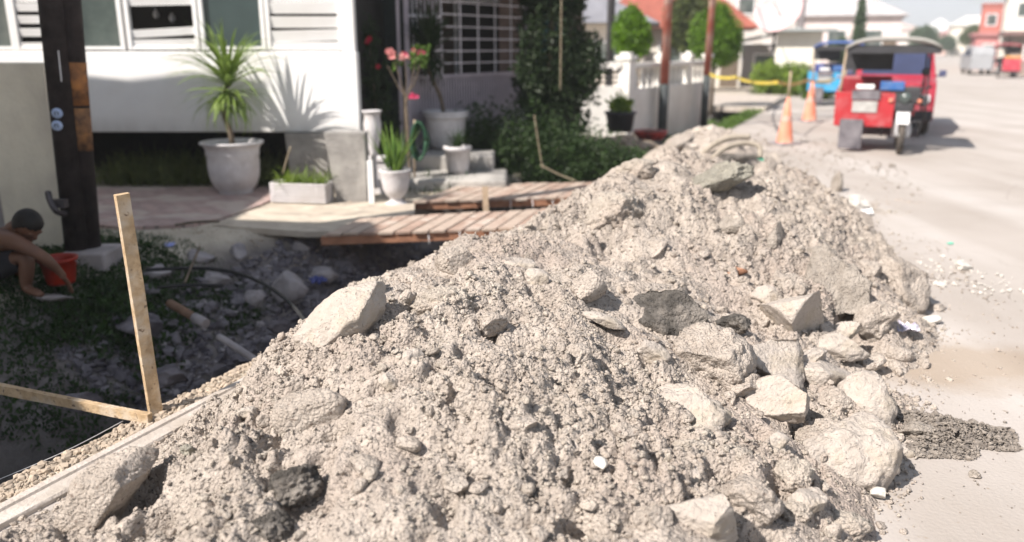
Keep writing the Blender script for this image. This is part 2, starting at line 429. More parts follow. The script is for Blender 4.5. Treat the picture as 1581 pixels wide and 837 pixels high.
# ground material: dusty soil, mud tones in the trench darkened with depth to stand for shade, strong grain
gm = bpy.data.materials.new('ground'); t, b = nt(gm)
N = t.nodes.new; K = t.links.new
b.inputs['Roughness'].default_value = .95; b.inputs['Specular IOR Level'].default_value = .15
g = N('ShaderNodeNewGeometry'); sp = N('ShaderNodeSeparateXYZ'); K(g.outputs['Position'], sp.inputs[0])
na = N('ShaderNodeTexNoise'); na.inputs['Scale'].default_value = 3.5; na.inputs['Detail'].default_value = 8; na.inputs['Roughness'].default_value = .65
K(g.outputs['Position'], na.inputs['Vector'])
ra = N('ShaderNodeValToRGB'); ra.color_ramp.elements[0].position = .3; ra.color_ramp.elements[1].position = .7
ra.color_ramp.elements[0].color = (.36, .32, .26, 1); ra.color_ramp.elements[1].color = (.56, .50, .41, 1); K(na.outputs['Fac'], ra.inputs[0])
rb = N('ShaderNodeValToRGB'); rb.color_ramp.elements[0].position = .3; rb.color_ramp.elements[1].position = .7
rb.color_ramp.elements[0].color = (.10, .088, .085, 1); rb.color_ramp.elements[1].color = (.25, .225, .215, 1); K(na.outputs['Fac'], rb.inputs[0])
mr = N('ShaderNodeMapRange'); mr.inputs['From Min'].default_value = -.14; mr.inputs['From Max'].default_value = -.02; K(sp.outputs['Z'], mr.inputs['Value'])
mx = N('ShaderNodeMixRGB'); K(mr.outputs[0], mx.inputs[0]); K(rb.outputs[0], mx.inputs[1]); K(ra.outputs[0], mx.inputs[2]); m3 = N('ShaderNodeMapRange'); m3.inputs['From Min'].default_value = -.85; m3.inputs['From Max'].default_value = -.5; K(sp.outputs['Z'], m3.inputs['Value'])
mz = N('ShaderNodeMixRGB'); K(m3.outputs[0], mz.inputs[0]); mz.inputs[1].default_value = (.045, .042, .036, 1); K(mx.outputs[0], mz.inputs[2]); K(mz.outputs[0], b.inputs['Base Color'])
nb = N('ShaderNodeTexNoise'); nb.inputs['Scale'].default_value = 45; nb.inputs['Detail'].default_value = 6; K(g.outputs['Position'], nb.inputs['Vector'])
bp = N('ShaderNodeBump'); bp.inputs['Strength'].default_value = .7; bp.inputs['Distance'].default_value = .02; K(nb.outputs['Fac'], bp.inputs['Height']); K(bp.outputs[0], b.inputs['Normal'])
xs = nonuni(-5.5, 3.0, .035, -4000, 4000); ys = nonuni(1.0, 12.5, .035, -200, 6000)
X, Y = np.meshgrid(xs, ys, indexing='ij')
Z = ground_z(X, Y)
S_, U_ = su(X, Y)
Z = Z - np.where(S_ > .08, .03, 0)           # the road sheet lies above
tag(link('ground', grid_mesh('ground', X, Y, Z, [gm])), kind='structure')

# road
rm = bpy.data.materials.new('road'); t, b = nt(rm)
N = t.nodes.new; K = t.links.new
b.inputs['Roughness'].default_value = .9; b.inputs['Specular IOR Level'].default_value = .2
g = N('ShaderNodeNewGeometry')
n1 = N('ShaderNodeTexNoise'); n1.inputs['Scale'].default_value = .7; n1.inputs['Detail'].default_value = 9; n1.inputs['Roughness'].default_value = .6; K(g.outputs['Position'], n1.inputs['Vector'])
r1 = N('ShaderNodeValToRGB'); r1.color_ramp.elements[0].position = .3; r1.color_ramp.elements[1].position = .7
r1.color_ramp.elements[0].color = (.40, .365, .335, 1); r1.color_ramp.elements[1].color = (.49, .455, .43, 1); K(n1.outputs['Fac'], r1.inputs[0])
# brown dirt that spilled from the heap: a real stain round (2.9, 3.95)
vm = N('ShaderNodeVectorMath'); vm.operation = 'SUBTRACT'; vm.inputs[1].default_value = (2.3, 3.95, 0); K(g.outputs['Position'], vm.inputs[0])
mpp = N('ShaderNodeMapping'); mpp.vector_type = 'POINT'; mpp.inputs['Rotation'].default_value = (0, 0, R(0)); mpp.inputs['Scale'].default_value = (1.1, 2.4, 0); K(vm.outputs[0], mpp.inputs['Vector'])
ln = N('ShaderNodeVectorMath'); ln.operation = 'LENGTH'; K(mpp.outputs[0], ln.inputs[0])
n2 = N('ShaderNodeTexNoise'); n2.inputs['Scale'].default_value = 3; n2.inputs['Detail'].default_value = 6; K(g.outputs['Position'], n2.inputs['Vector'])
ad = N('ShaderNodeMath'); ad.operation = 'MULTIPLY_ADD'; ad.inputs[1].default_value = .9; K(n2.outputs['Fac'], ad.inputs[0]); K(ln.outputs['Value'], ad.inputs[2])
r2 = N('ShaderNodeValToRGB'); r2.color_ramp.elements[0].position = .98; r2.color_ramp.elements[1].position = 1.0
mr = N('ShaderNodeMapRange'); mr.inputs['From Min'].default_value = .95; mr.inputs['From Max'].default_value = 1.45; mr.inputs['To Min'].default_value = .85; mr.inputs['To Max'].default_value = 0; K(ad.outputs[0], mr.inputs['Value'])
mx = N('ShaderNodeMixRGB'); K(mr.outputs[0], mx.inputs[0]); K(r1.outputs[0], mx.inputs[1]); mx.inputs[2].default_value = (.36, .295, .235, 1)
# dusty shoulder beside the drain and fine dark grit
n4 = N('ShaderNodeTexNoise'); n4.inputs['Scale'].default_value = 22; n4.inputs['Detail'].default_value = 3; K(g.outputs['Position'], n4.inputs['Vector'])
r4 = N('ShaderNodeValToRGB'); r4.color_ramp.elements[0].position = .68; r4.color_ramp.elements[1].position = .76; K(n4.outputs['Fac'], r4.inputs[0])
m4 = N('ShaderNodeMixRGB'); K(r4.outputs[0], m4.inputs[0]); K(mx.outputs[0], m4.inputs[1]); m4.inputs[2].default_value = (.33, .28, .23, 1)
mps = N('ShaderNodeMapping'); mps.inputs['Rotation'].default_value = (0, 0, TH); mps.inputs['Scale'].default_value = (1.1, .07, 1); K(g.outputs['Position'], mps.inputs['Vector'])
n5 = N('ShaderNodeTexNoise'); n5.inputs['Scale'].default_value = 1.0; n5.inputs['Detail'].default_value = 5; K(mps.outputs[0], n5.inputs['Vector'])
r5 = N('ShaderNodeValToRGB'); r5.color_ramp.elements[0].position = .42; r5.color_ramp.elements[1].position = .62; r5.color_ramp.elements[0].color = (.86, .84, .82, 1); K(n5.outputs['Fac'], r5.inputs[0])
m5 = N('ShaderNodeMixRGB'); m5.blend_type = 'MULTIPLY'; m5.inputs[0].default_value = 1; K(m4.outputs[0], m5.inputs[1]); K(r5.outputs[0], m5.inputs[2])
vc = N('ShaderNodeTexVoronoi'); vc.feature = 'DISTANCE_TO_EDGE'; vc.inputs['Scale'].default_value = .38
nw = N('ShaderNodeTexNoise'); nw.inputs['Scale'].default_value = 1.6; nw.inputs['Detail'].default_value = 6; K(g.outputs['Position'], nw.inputs['Vector'])
vw = N('ShaderNodeVectorMath'); vw.operation = 'MULTIPLY_ADD'; vw.inputs[1].default_value = (.9, .9, 0); K(nw.outputs['Color'], vw.inputs[0]); K(g.outputs['Position'], vw.inputs[2]); K(vw.outputs[0], vc.inputs['Vector'])
rc = N('ShaderNodeMapRange'); rc.inputs['From Min'].default_value = 0; rc.inputs['From Max'].default_value = .0045; rc.inputs['To Min'].default_value = .5; rc.inputs['To Max'].default_value = 0; K(vc.outputs['Distance'], rc.inputs['Value'])
nm = N('ShaderNodeTexNoise'); nm.inputs['Scale'].default_value = .5; K(g.outputs['Position'], nm.inputs['Vector'])
rm2 = N('ShaderNodeMapRange'); rm2.inputs['From Min'].default_value = .48; rm2.inputs['From Max'].default_value = .58; K(nm.outputs['Fac'], rm2.inputs['Value'])
mc = N('ShaderNodeMath'); mc.operation = 'MULTIPLY'; K(rc.outputs[0], mc.inputs[0]); K(rm2.outputs[0], mc.inputs[1])
m6 = N('ShaderNodeMixRGB'); K(mc.outputs[0], m6.inputs[0]); K(m5.outputs[0], m6.inputs[1]); m6.inputs[2].default_value = (.20, .17, .14, 1)
K(m6.outputs[0], b.inputs['Base Color'])
n3 = N('ShaderNodeTexNoise'); n3.inputs['Scale'].default_value = 60; n3.inputs['Detail'].default_value = 5; K(g.outputs['Position'], n3.inputs['Vector'])
bp = N('ShaderNodeBump'); bp.inputs['Strength'].default_value = .35; bp.inputs['Distance'].default_value = .01; K(n3.outputs['Fac'], bp.inputs['Height']); K(bp.outputs[0], b.inputs['Normal'])
ss = np.r_[np.arange(.03, 5, .06), np.arange(5, 14.6, .8)]
uu = np.r_[np.arange(-9, 12, .06), np.arange(12, 60, .7), np.arange(60, 3000, 30)]
S2, U2 = np.meshgrid(ss, uu, indexing='ij')
edge = .03 * vnoise(np.c_[U2.ravel() * 2, U2.ravel() * 0], 9).reshape(S2.shape) * (S2 < .1)
Xr, Yr = xy(S2 + edge, U2)
Zr = .004 + .006 * fbm(np.c_[Xr.ravel(), Yr.ravel()] * 1.3, 3, 3).reshape(Xr.shape) * (U2 < 20)
tag(link('road', grid_mesh('road', Xr, Yr, Zr, [rm])), kind='structure')

# ------------------------------------------------------------------ soil heap
HU = [-2.2, -1.7, -1.2, -.5, .3, 1.0, 1.7, 2.3, 2.9, 3.6, 4.4, 5.2, 6.2, 7.0]
HH = [0, .12, .27, .43, .59, .66, .585, .68, .82, .77, .65, .44, .06, 0]
HC = [1.5, 1.5, 1.5, 1.35, 1.2, 1.15, 1.2, 1.35, 1.45, 1.6, 1.8, 2.05, 2.3, 2.4]
HL = [1.2, 1.45, 1.4, 1.27, 1.17, 1.16, 1.14, 1.12, 1.2, 1.15, 1.05, .95, .6, .4]
HR = [1.2, 1.35, 1.4, 1.5, 1.65, 1.75, 1.85, 1.78, 1.68, 1.45, 1.12, .75, .5, .4]
def heap_base(s, u):
    h = np.interp(u, HU, HH); c = np.interp(u, HU, HC); wl = np.interp(u, HU, HL); wr = np.interp(u, HU, HR)
    d = s - c
    tt = np.where(d < 0, -d / wl, d / wr)
    f = np.where(d < 0, 1 - tt ** 2.1, 1 - tt ** 1.5)
    z = h * f
    return np.where(z > -.3, z, -.3)
CARVE = []
def heap_z(x, y, fine=True):
    x = np.asarray(x, float); y = np.asarray(y, float)
    s, u = su(x, y)
    z = heap_base(s, u)
    P = np.c_[x.ravel(), y.ravel()]
    m = np.clip(z / .12, 0, 1)
    big = (fbm(P * 1.6 + 4.2, 21, 3) * .075 + fbm(P * 5.5, 31, 2) * .024).reshape(x.shape)
    z = z + m * big
    if fine:
        w1 = fbm(P * 3, 77, 2).reshape(x.shape) * .05
        w2 = fbm(P * 14, 78, 2).reshape(x.shape) * .012
        z = z + m * (domes(x + w1, y - w1, .27, 100, .8) * .085 - .026)
        a = sstep(-.35, .45, fbm(P * 2.1, 55, 2).reshape(x.shape))       # crumbly and smoother areas
        z = z + (.2 + m * .8) * domes(x + w2, y + w2, .095, 200, .8) * (.006 + .056 * a)
        z = z + domes(x + w2, y - w2, .044, 300, .85) * (.005 + .031 * a)
        z = z + domes(x, y, .022, 400, .9) * (.005 + .016 * a)
        z = z + fbm(P * 70, 410, 2).reshape(x.shape) * .0025
        pit = vnoise(P * 11, 420).reshape(x.shape)
        z = z - m * sstep(.45, .8, pit) * .045
        wob = 1 + .5 * w2 / .012
        for cx_, cy_, cr_, cd_ in CARVE:
            q = ((x - cx_) ** 2 + ((y - cy_) * .8) ** 2) / cr_ ** 2 * wob
            z = z - cd_ * np.exp(-np.minimum(q, 30) ** 2)
    return z - .022
def hit(px, py, coarse=True):
    """where the view ray meets the heap or ground"""
    a, bb = ray(px, py)
    d = np.arange(1.6, 22, .012)
    x = a * d; y = d; z = CAM_H - bb * d
    s, u = su(x, y)
    hz = np.maximum(heap_z(x, y, False) + .03, np.where(s > .03, .004, ground_z(x, y)))
    i = np.argmax(z <= hz)
    return Vector((x[i], y[i], float(z[i]))), float(d[i])
for (px, py, rx, dp) in ((950, 377, 30, .16), (470, 742, 34, .07), (428, 722, 26, .08), (515, 662, 22, .08), (498, 700, 20, .07), (1252, 648, 30, .17), (1247, 612, 22, .12), (1326, 498, 34, .16), (1150, 434, 11, .07),
                         (1318, 382, 26, .09), (1120, 512, 30, .09), (1112, 312, 40, .12), (905, 800, 26, .09), (215, 742, 30, .10), (238, 800, 30, .12), (1050, 700, 22, .07), (1125, 745, 28, .09), (1175, 640, 22, .09), (1210, 742, 22, .08),
                         (840, 470, 22, .07), (650, 470, 20, .06), (700, 505, 18, .05), (1000, 420, 22, .06), (870, 360, 20, .05), (620, 640, 16, .04), (760, 580, 20, .06), (960, 620, 22, .06), (1180, 835, 40, .12)):
    q_, d_ = hit(px, py); CARVE.append((q_.x, q_.y, rx * d_ / 1225.0 * 1.15, dp))
us = np.r_[np.arange(-1.7, 2.1, .0062), np.arange(2.1, 4.2, .009), np.arange(4.2, 7.1, .015)]
sv = np.arange(-.12, 3.5, .0062)
S2, U2 = np.meshgrid(sv, us, indexing='ij')
Xh, Yh = xy(S2, U2); Zh = heap_z(Xh, Yh)
Zh = np.maximum(Zh, -.03)
HEAP_LOC = Vector((.9, 5.0, 0))
heap = link('soil_heap', grid_mesh('soil_heap', Xh - HEAP_LOC.x, Yh - HEAP_LOC.y, Zh, [M['soil']], smooth=True), loc=HEAP_LOC)
tag(heap, 'long knee high heap of crumbly pale grey soil along the road edge', 'soil heap')

# crumbs and clods lying all over the heap: one part
rng = np.random.default_rng(5)
def heap_points(n, umax=6.5, umin=-1.7):
    u = umin + (umax - umin) * rng.random(n) ** 1.35; s = rng.uniform(-.05, 3.3, n)
    x, y = xy(s, u)
    z = heap_base(s, u)
    dens = fbm(np.c_[x, y] * 2.1, 55, 2)
    keep = (z > -.012 + .05 * rng.random(n) - .05) & (rng.random(n) < .22 + 1.0 * np.clip(dens * 1.2 + .3, 0, 1))
    return x[keep], y[keep]
x, y = heap_points(75000)
sz = .0042 * np.exp(rng.normal(0, .35, len(x)))
V0, F0 = scatter(np.c_[x, y, np.maximum(heap_z(x, y), .004) + sz * .4], sz, 0, rng, rough=.15)
x, y = heap_points(66000)
sz = np.clip(.0072 * np.exp(rng.normal(0, .38, len(x))), .003, .02)
V1, F1 = scatter(np.c_[x, y, np.maximum(heap_z(x, y), .004) + sz * .35], sz, 1, rng, rough=.2)
x, y = heap_points(3000)
sz = np.clip(.013 * np.exp(rng.normal(0, .4, len(x))), .008, .034)
V2, F2 = scatter(np.c_[x, y, np.maximum(heap_z(x, y), .004) + sz * .3], sz, 2, rng, rough=.12)
V1 = np.r_[V0, V1]; F1 = np.r_[F0, F1 + len(V0)]
LOOSE = []
u = rng.uniform(-1.4, 4.5, 5200); s = 3.1 - 2.9 * rng.random(5200) ** 1.25; x, y = xy(s, u)
k_ = (heap_base(s, u) > -.03) & (rng.random(5200) < np.where(s > 1.9, .34, .11)); x, y = x[k_], y[k_]
sz = np.clip(.017 * np.exp(rng.normal(0, .42, len(x))), .010, .048)
Vl, Fl = scatter(np.c_[x, y, np.maximum(heap_z(x, y), .004) + sz * .25], sz, 3, rng, rough=.035, flat=.9)
tag(link('loose_stones', fast_mesh('loose_stones', Vl - np.array(HEAP_LOC), Fl, True, [M['concrete_warm']]), heap), kind='stuff')
V = np.r_[V1, V2] - np.array(HEAP_LOC); F = np.r_[F1, F2 + len(V1)]
tag(link('soil_clods', fast_mesh('soil_clods', V, F, True, [M['soil_clod']]), heap), kind='stuff')

# ------------------------------------------------------------------ big lumps and concrete chunks
def chunk_verts(seed, dims, cuts, sub, rough, flatcut=(.45, .85), lump=0.0):
    rg = np.random.default_rng(seed); V0, F0 = ico(sub); v = V0.copy()
    for q in range(cuts):
        nrm = rg.normal(size=3); nrm /= np.linalg.norm(nrm); d = rg.uniform(*flatcut)
        pr = v @ nrm; v -= np.outer(np.clip(pr - d, 0, None), nrm)
    nrm = V0
    amp = fbm(v * 1.6 + seed, seed, 2) * rough * .8 + fbm(v * 5 + seed, seed + 3, 3) * rough * .45 + fbm(v * 14 + seed, seed + 9, 3) * rough * .22 + vnoise(v * 34 + seed, seed + 12) * .014
    if lump:
        amp = amp + lump * (np.abs(vnoise(v * 7 + seed, seed + 5)) + .6 * np.abs(vnoise(v * 15 + seed, seed + 6)) - .5)
    v = v + nrm * amp[:, None]
    ext = v.max(0) - v.min(0)
    v = (v - (v.max(0) + v.min(0)) / 2) / ext * np.array(dims)
    return v, F0
def place_chunk(px, py, w, h, material, label, name='concrete_chunk', cat='rubble chunk', roll=0, seed=1, cuts=9, rough=.16, lump=0, depth=None, sink=.15, yaw=0, pitch=0, group=None, fc=(.45, .85), at=None, sub=None):
    c, d = (W(px, py, at), at) if at else hit(px, py)
    k = d / 1225.0 * 1.16
    dims = (w * k, (depth or (w + h) / 2) * k, h * k)
    v, F = chunk_verts(seed, dims, cuts, sub or (5 if w * h > 2200 else 4), rough, fc, lump)
    Rm = np.array((Matrix.Rotation(-PITCH, 3, 'X') @ Matrix.Rotation(R(roll), 3, 'Y') @ Matrix.Rotation(R(yaw), 3, 'Z') @ Matrix.Rotation(R(pitch), 3, 'X')))
    v = v @ Rm.T
    c = c - Vector((0, 0, 1)) * (dims[2] * sink) + Vector((0, dims[1] * .18, 0))
    o = link(name, fast_mesh(name, v, F, True, [material]), loc=c)
    tag(o, label, cat, group)
    return o
PALE, WARM, GREY, ASPH, CLOD = M['concrete_pale'], M['concrete_warm'], M['concrete_grey'], M['asphalt_old'], M['soil_clod']
C = place_chunk
C(518, 522, 158, 84, PALE, 'long pale concrete chunk lying on the left crest of the soil heap', roll=-24, seed=11, cuts=10, rough=.05, sink=-.18, fc=(.5, .8))
C(632, 563, 40, 60, PALE, 'small upright pale stone just below the long concrete chunk', roll=22, seed=12, rough=.08)
C(712, 412, 76, 56, WARM, 'angular block with a shaded right face below the near plank bridge', roll=18, seed=13, cuts=8, rough=.05, sink=0, fc=(.4, .7))
C(797, 409, 54, 28, PALE, 'low flat pale stone on the crest right of the angular block', roll=-5, seed=14, rough=.08)
C(1042, 484, 118, 74, ASPH, 'tilted slab of broken asphalt with a black crumbling underside', name='asphalt_chunk', cat='asphalt chunk', roll=30, seed=15, cuts=9, rough=.12, lump=.05)
C(1240, 502, 104, 86, PALE, 'sharp concrete wedge with one smooth shaded face', roll=20, seed=116, cuts=7, rough=.03, sink=-.05, fc=(.3, .6))
C(1292, 535, 86, 44, PALE, 'low white chunk between the sharp wedge and the bare road', roll=-6, seed=17, cuts=8, rough=.10)
C(1298, 462, 96, 104, GREY, 'pebbly grey brown lump left of the biggest roadside boulder', name='mortar_lump', roll=5, seed=18, cuts=6, rough=.14, lump=.06, sink=-.2)
C(1392, 456, 92, 92, WARM, 'big rounded boulder at the right edge of the heap', name='boulder', cat='boulder', roll=10, seed=19, cuts=7, rough=.13, sink=-.05)
C(1353, 502, 66, 62, WARM, 'rounded chunk leaning against the big roadside boulder', roll=0, seed=20, rough=.12, sink=0)
C(1105, 566, 122, 108, WARM, 'large lumpy yellowish boulder in the middle of the right slope', name='boulder', cat='boulder', roll=35, seed=21, cuts=5, rough=.16, lump=.05, sink=0)
C(1058, 640, 140, 92, PALE, 'broad lumpy chunk under the yellowish boulder', roll=-4, seed=22, cuts=7, rough=.14, lump=.04)
C(1180, 556, 124, 80, PALE, 'flat topped slab right of the yellowish boulder', name='concrete_slab', roll=8, seed=23, cuts=12, rough=.05, fc=(.4, .7))
C(1272, 580, 108, 52, PALE, 'flat slanting slab below the low white chunk', name='concrete_slab', roll=14, seed=24, cuts=11, rough=.06, fc=(.4, .75))
C(1340, 632, 96, 98, PALE, 'big pale boulder beside the black gravel pile', name='boulder', cat='boulder', roll=-12, seed=25, cuts=8, rough=.13, sink=0)
C(1205, 628, 96, 76, PALE, 'square edged block with a smooth end above the deep gap', roll=2, seed=26, cuts=8, rough=.06, sink=-.05, fc=(.45, .7))
C(1275, 678, 72, 72, WARM, 'rough brownish chunk right of the deep gap', roll=8, seed=27, rough=.14, lump=.04)
C(1322, 722, 138, 112, PALE, 'largest pale boulder at the foot of the heap', name='boulder', cat='boulder', roll=-18, seed=28, cuts=7, rough=.15, lump=.03, sink=-.02)
C(1085, 808, 108, 104, PALE, 'smooth faced block at the bottom edge of the slope', roll=-25, seed=29, cuts=9, rough=.05, fc=(.45, .7))
C(1165, 788, 96, 70, WARM, 'undercut chunk right of the smooth faced block', roll=14, seed=30, cuts=8, rough=.12, lump=.04, sink=-.1)
C(1424, 676, 76, 36, GREY, 'brownish chunk sitting on the black gravel pile', roll=2, seed=31, rough=.14, sink=-.1)
C(1130, 352, 38, 28, GREY, 'small square chunk high on the far slope', roll=-20, seed=32, cuts=8, rough=.06, sink=-.1)
C(1197, 373, 22, 46, GREY, 'thin upright shard on the far slope', roll=22, seed=33, cuts=10, rough=.05, sink=-.1)
C(1087, 396, 28, 38, WARM, 'small standing stone below the square chunk', roll=-8, seed=34, rough=.09)
C(1112, 288, 96, 40, M['green_clod'], 'greenish grey lump overhanging a dark hollow near the far crest', name='clay_lump', cat='clay lump', roll=-10, seed=35, cuts=5, rough=.16, lump=.05, sink=-.25)
C(906, 452, 56, 42, WARM, 'brown sided chunk casting a shadow in the centre of the heap', roll=-14, seed=36, cuts=8, rough=.07, sink=-.1)
C(934, 497, 64, 18, PALE, 'thin pale splinter of concrete below the brown sided chunk', roll=22, seed=37, rough=.06, sink=0)
C(884, 566, 56, 58, WARM, 'blocky clod with a shaded right side in mid slope', name='soil_lump', cat='soil lump', roll=10, seed=38, cuts=7, rough=.1, sink=-.05)
C(850, 556, 44, 26, PALE, 'flat stone touching the blocky clod in mid slope', roll=25, seed=39, rough=.08)
C(802, 664, 54, 36, WARM, 'lone half buried stone low in the middle of the near slope', roll=-24, seed=40, cuts=9, rough=.06, sink=-.1)
C(484, 640, 110, 104, WARM, 'smooth flat patch of concrete showing through the soil on the left', name='concrete_slab', roll=-30, seed=341, cuts=14, rough=.05, sink=.12, depth=60, fc=(.5, .8))
C(152, 772, 188, 92, WARM, 'tilted slab with black asphalt edges in the bottom left corner', name='concrete_slab', cat='rubble chunk', roll=-48, seed=142, cuts=12, rough=.05, lump=.02, sink=.02, fc=(.35, .7))
C(926, 722, 24, 22, M['white_stone'], 'bright white pebble low on the near slope', name='pebble', cat='pebble', seed=43, rough=.05, sink=-.2)
C(1066, 746, 36, 38, PALE, 'round pale stone above the smooth faced block', name='pebble', cat='pebble', seed=44, rough=.07, sink=-.1)
C(1078, 712, 84, 66, CLOD, 'large crumbly clod above the round pale stone', name='soil_lump', cat='soil lump', roll=15, seed=45, cuts=3, rough=.2, lump=.1, sink=.1)
C(1140, 716, 52, 42, CLOD, 'knobbly clod with a dark shadow right of the large crumbly clod', name='soil_lump', cat='soil lump', seed=46, cuts=3, rough=.2, lump=.1, sink=-.05)
C(1200, 684, 34, 40, PALE, 'small pale splinter left of the deep gap', roll=35, seed=47, cuts=9, rough=.05)
C(1228, 732, 66, 58, CLOD, 'crumbly clod left of the largest boulder', name='soil_lump', cat='soil lump', seed=48, cuts=4, rough=.18, lump=.08)
C(1356, 768, 22, 18, M['white_stone'], 'small white stone on the road at the foot of the largest boulder', name='pebble', cat='pebble', seed=49, rough=.05, sink=-.3)
C(1506, 737, 17, 13, GREY, 'lone brown pebble on the bare road below the black gravel', name='pebble', cat='pebble', seed=50, rough=.08, sink=-.3)
C(983, 262, 52, 34, CLOD, 'knobbly clod on the topmost point of the heap', name='soil_lump', cat='soil lump', roll=-10, seed=51, cuts=3, rough=.2, lump=.1, sink=.1)
C(686, 468, 96, 62, CLOD, 'large crusted clod right of the long concrete chunk', name='soil_lump', cat='soil lump', roll=-8, seed=52, cuts=3, rough=.22, lump=.12, sink=.15)
C(560, 450, 70, 50, CLOD, 'loose clod on the skyline above the long concrete chunk', name='soil_lump', cat='soil lump', roll=-25, seed=53, cuts=3, rough=.22, lump=.1, sink=.25)
C(946, 338, 92, 74, CLOD, 'ragged dark clod above a black hollow on the far shoulder', name='soil_lump', cat='soil lump', roll=-20, seed=54, cuts=3, rough=.24, lump=.12, sink=.0)
C(1138, 425, 32, 15, M['rust_clod'], 'rust red lump of brick beside a dark hole', name='brick_fragment', cat='brick fragment', roll=5, seed=55, rough=.1, sink=-.2)
C(1293, 296, 13, 34, GREY, 'narrow stone standing upright on the far right crest', roll=4, seed=56, cuts=9, rough=.06, sink=-.3)
C(452, 748, 84, 62, ASPH, 'black crumbling asphalt lump low on the left slope', name='asphalt_chunk', cat='asphalt chunk', roll=-25, seed=57, cuts=4, rough=.22, lump=.14, sink=.1)
C(412, 812, 80, 44, ASPH, 'black crumbling asphalt lump at the bottom edge left of centre', name='asphalt_chunk', cat='asphalt chunk', roll=10, seed=58, cuts=4, rough=.22, lump=.14, sink=.15)
C(1345, 558, 44, 30, WARM, 'knobbly stone at the road edge right of the slanting slab', seed=59, rough=.16, lump=.06)
C(1232, 790, 52, 44, CLOD, 'crumbly clod at the bottom edge below the largest boulder', name='soil_lump', cat='soil lump', seed=60, cuts=3, rough=.2, lump=.08, sink=.2)
C(1310, 806, 90, 44, CLOD, 'low spread clod at the foot of the heap by the bottom edge', name='soil_lump', cat='soil lump', seed=61, cuts=3, rough=.2, lump=.08, sink=.3)
C(1135, 498, 50, 30, ASPH, 'small black lump between the asphalt slab and the sharp wedge', name='asphalt_chunk', cat='asphalt chunk', seed=62, cuts=4, rough=.2, lump=.12)
C(288, 706, 26, 26, M['green_clod'], 'small dark round stone on the left slope', name='pebble', cat='pebble', seed=63, rough=.1, sink=-.2)
C(338, 694, 28, 26, WARM, 'small tan stone right of the dark round one', name='pebble', cat='pebble', seed=64, rough=.08, sink=-.2)
C(1446, 480, 34, 10, WARM, 'flat splinter lying on the road right of the big boulder', name='concrete_splinter', roll=-14, seed=65, rough=.05, sink=-.3)
C(1440, 498, 26, 12, M['white_stone'], 'white broken stone on the road beside the big boulder', name='pebble', cat='pebble', seed=66, rough=.1, sink=-.3)
C(1490, 418, 26, 18, M['white_stone'], 'white stone on the road among scattered white bits', name='pebble', cat='pebble', seed=67, rough=.1, sink=-.3)
C(1328, 322, 30, 22, M['white_stone'], 'white lump at the far right edge of the heap', name='pebble', cat='pebble', seed=68, rough=.12, sink=-.3)

C(1150, 598, 62, 44, WARM, 'soil crusted chunk between the flat topped slab and the square edged block', roll=10, seed=200, cuts=8, rough=.11, lump=.035, sink=.08, sub=5)
C(1248, 560, 58, 36, PALE, 'low chunk wedged under the left end of the slanting slab', roll=-8, seed=201, cuts=8, rough=.11, lump=.035, sink=.08, sub=5)
C(1328, 588, 64, 38, WARM, 'low crusted chunk above the big pale boulder near the gravel', roll=6, seed=202, cuts=8, rough=.11, lump=.035, sink=.08, sub=5)
C(1292, 622, 54, 44, WARM, 'chunk tucked against the left side of the boulder by the gravel', roll=-15, seed=203, cuts=8, rough=.11, lump=.035, sink=.08, sub=5)
C(1120, 686, 50, 40, WARM, 'crusted stone above the knobbly clod on the lower right slope', roll=12, seed=204, cuts=8, rough=.11, lump=.035, sink=.08, sub=4)
C(1395, 700, 50, 34, PALE, 'low stone between the largest boulder and the gravel pile', roll=0, seed=205, cuts=8, rough=.11, lump=.035, sink=.08, sub=4)
C(1252, 776, 60, 44, PALE, 'half buried stone left of the foot of the largest boulder', roll=-20, seed=206, cuts=8, rough=.11, lump=.035, sink=.08, sub=5)
C(1225, 442, 54, 38, WARM, 'crusted chunk above the sharp concrete wedge', roll=14, seed=207, cuts=8, rough=.11, lump=.035, sink=.08, sub=5)
C(1340, 425, 56, 46, WARM, 'soil covered chunk above the big roadside boulder', roll=-10, seed=208, cuts=8, rough=.11, lump=.035, sink=.08, sub=5)
C(1185, 458, 44, 34, PALE, 'small pale block left of the sharp concrete wedge', roll=20, seed=209, cuts=8, rough=.11, lump=.035, sink=.08, sub=4)
C(1270, 395, 44, 30, GREY, 'grey stone half way up the far right flank', roll=-12, seed=210, cuts=8, rough=.11, lump=.035, sink=.08, sub=4)
C(1010, 545, 48, 32, PALE, 'flat stone just below the broken asphalt slab', roll=16, seed=211, cuts=8, rough=.11, lump=.035, sink=.08, sub=4)
C(1022, 706, 46, 36, PALE, 'pale stone left of the large crumbly clod on the lower slope', roll=-8, seed=212, cuts=8, rough=.11, lump=.035, sink=.08, sub=4)
C(968, 668, 38, 28, WARM, 'small stone on the lower slope right of the lone half buried one', roll=18, seed=213, cuts=8, rough=.11, lump=.035, sink=.08, sub=4)
C(1392, 548, 40, 24, WARM, 'small stone lying where the heap meets the brown dirt patch', roll=4, seed=214, cuts=8, rough=.11, lump=.035, sink=.08, sub=4)
C(1308, 512, 44, 30, PALE, 'block in the gap between the pebbly lump and the low white chunk', roll=-14, seed=215, cuts=8, rough=.11, lump=.035, sink=.08, sub=4)
C(1010, 800, 60, 44, WARM, 'crusted stone left of the smooth faced block at the bottom edge', roll=10, seed=216, cuts=8, rough=.11, lump=.035, sink=.08, sub=5)
C(700, 745, 46, 30, WARM, 'half buried flat stone near the bottom of the near slope', roll=-10, seed=217, cuts=8, rough=.11, lump=.035, sink=.08, sub=4)
C(600, 590, 36, 26, PALE, 'tiny pale stone left of the small upright one', roll=12, seed=218, cuts=8, rough=.11, lump=.035, sink=.08, sub=4)
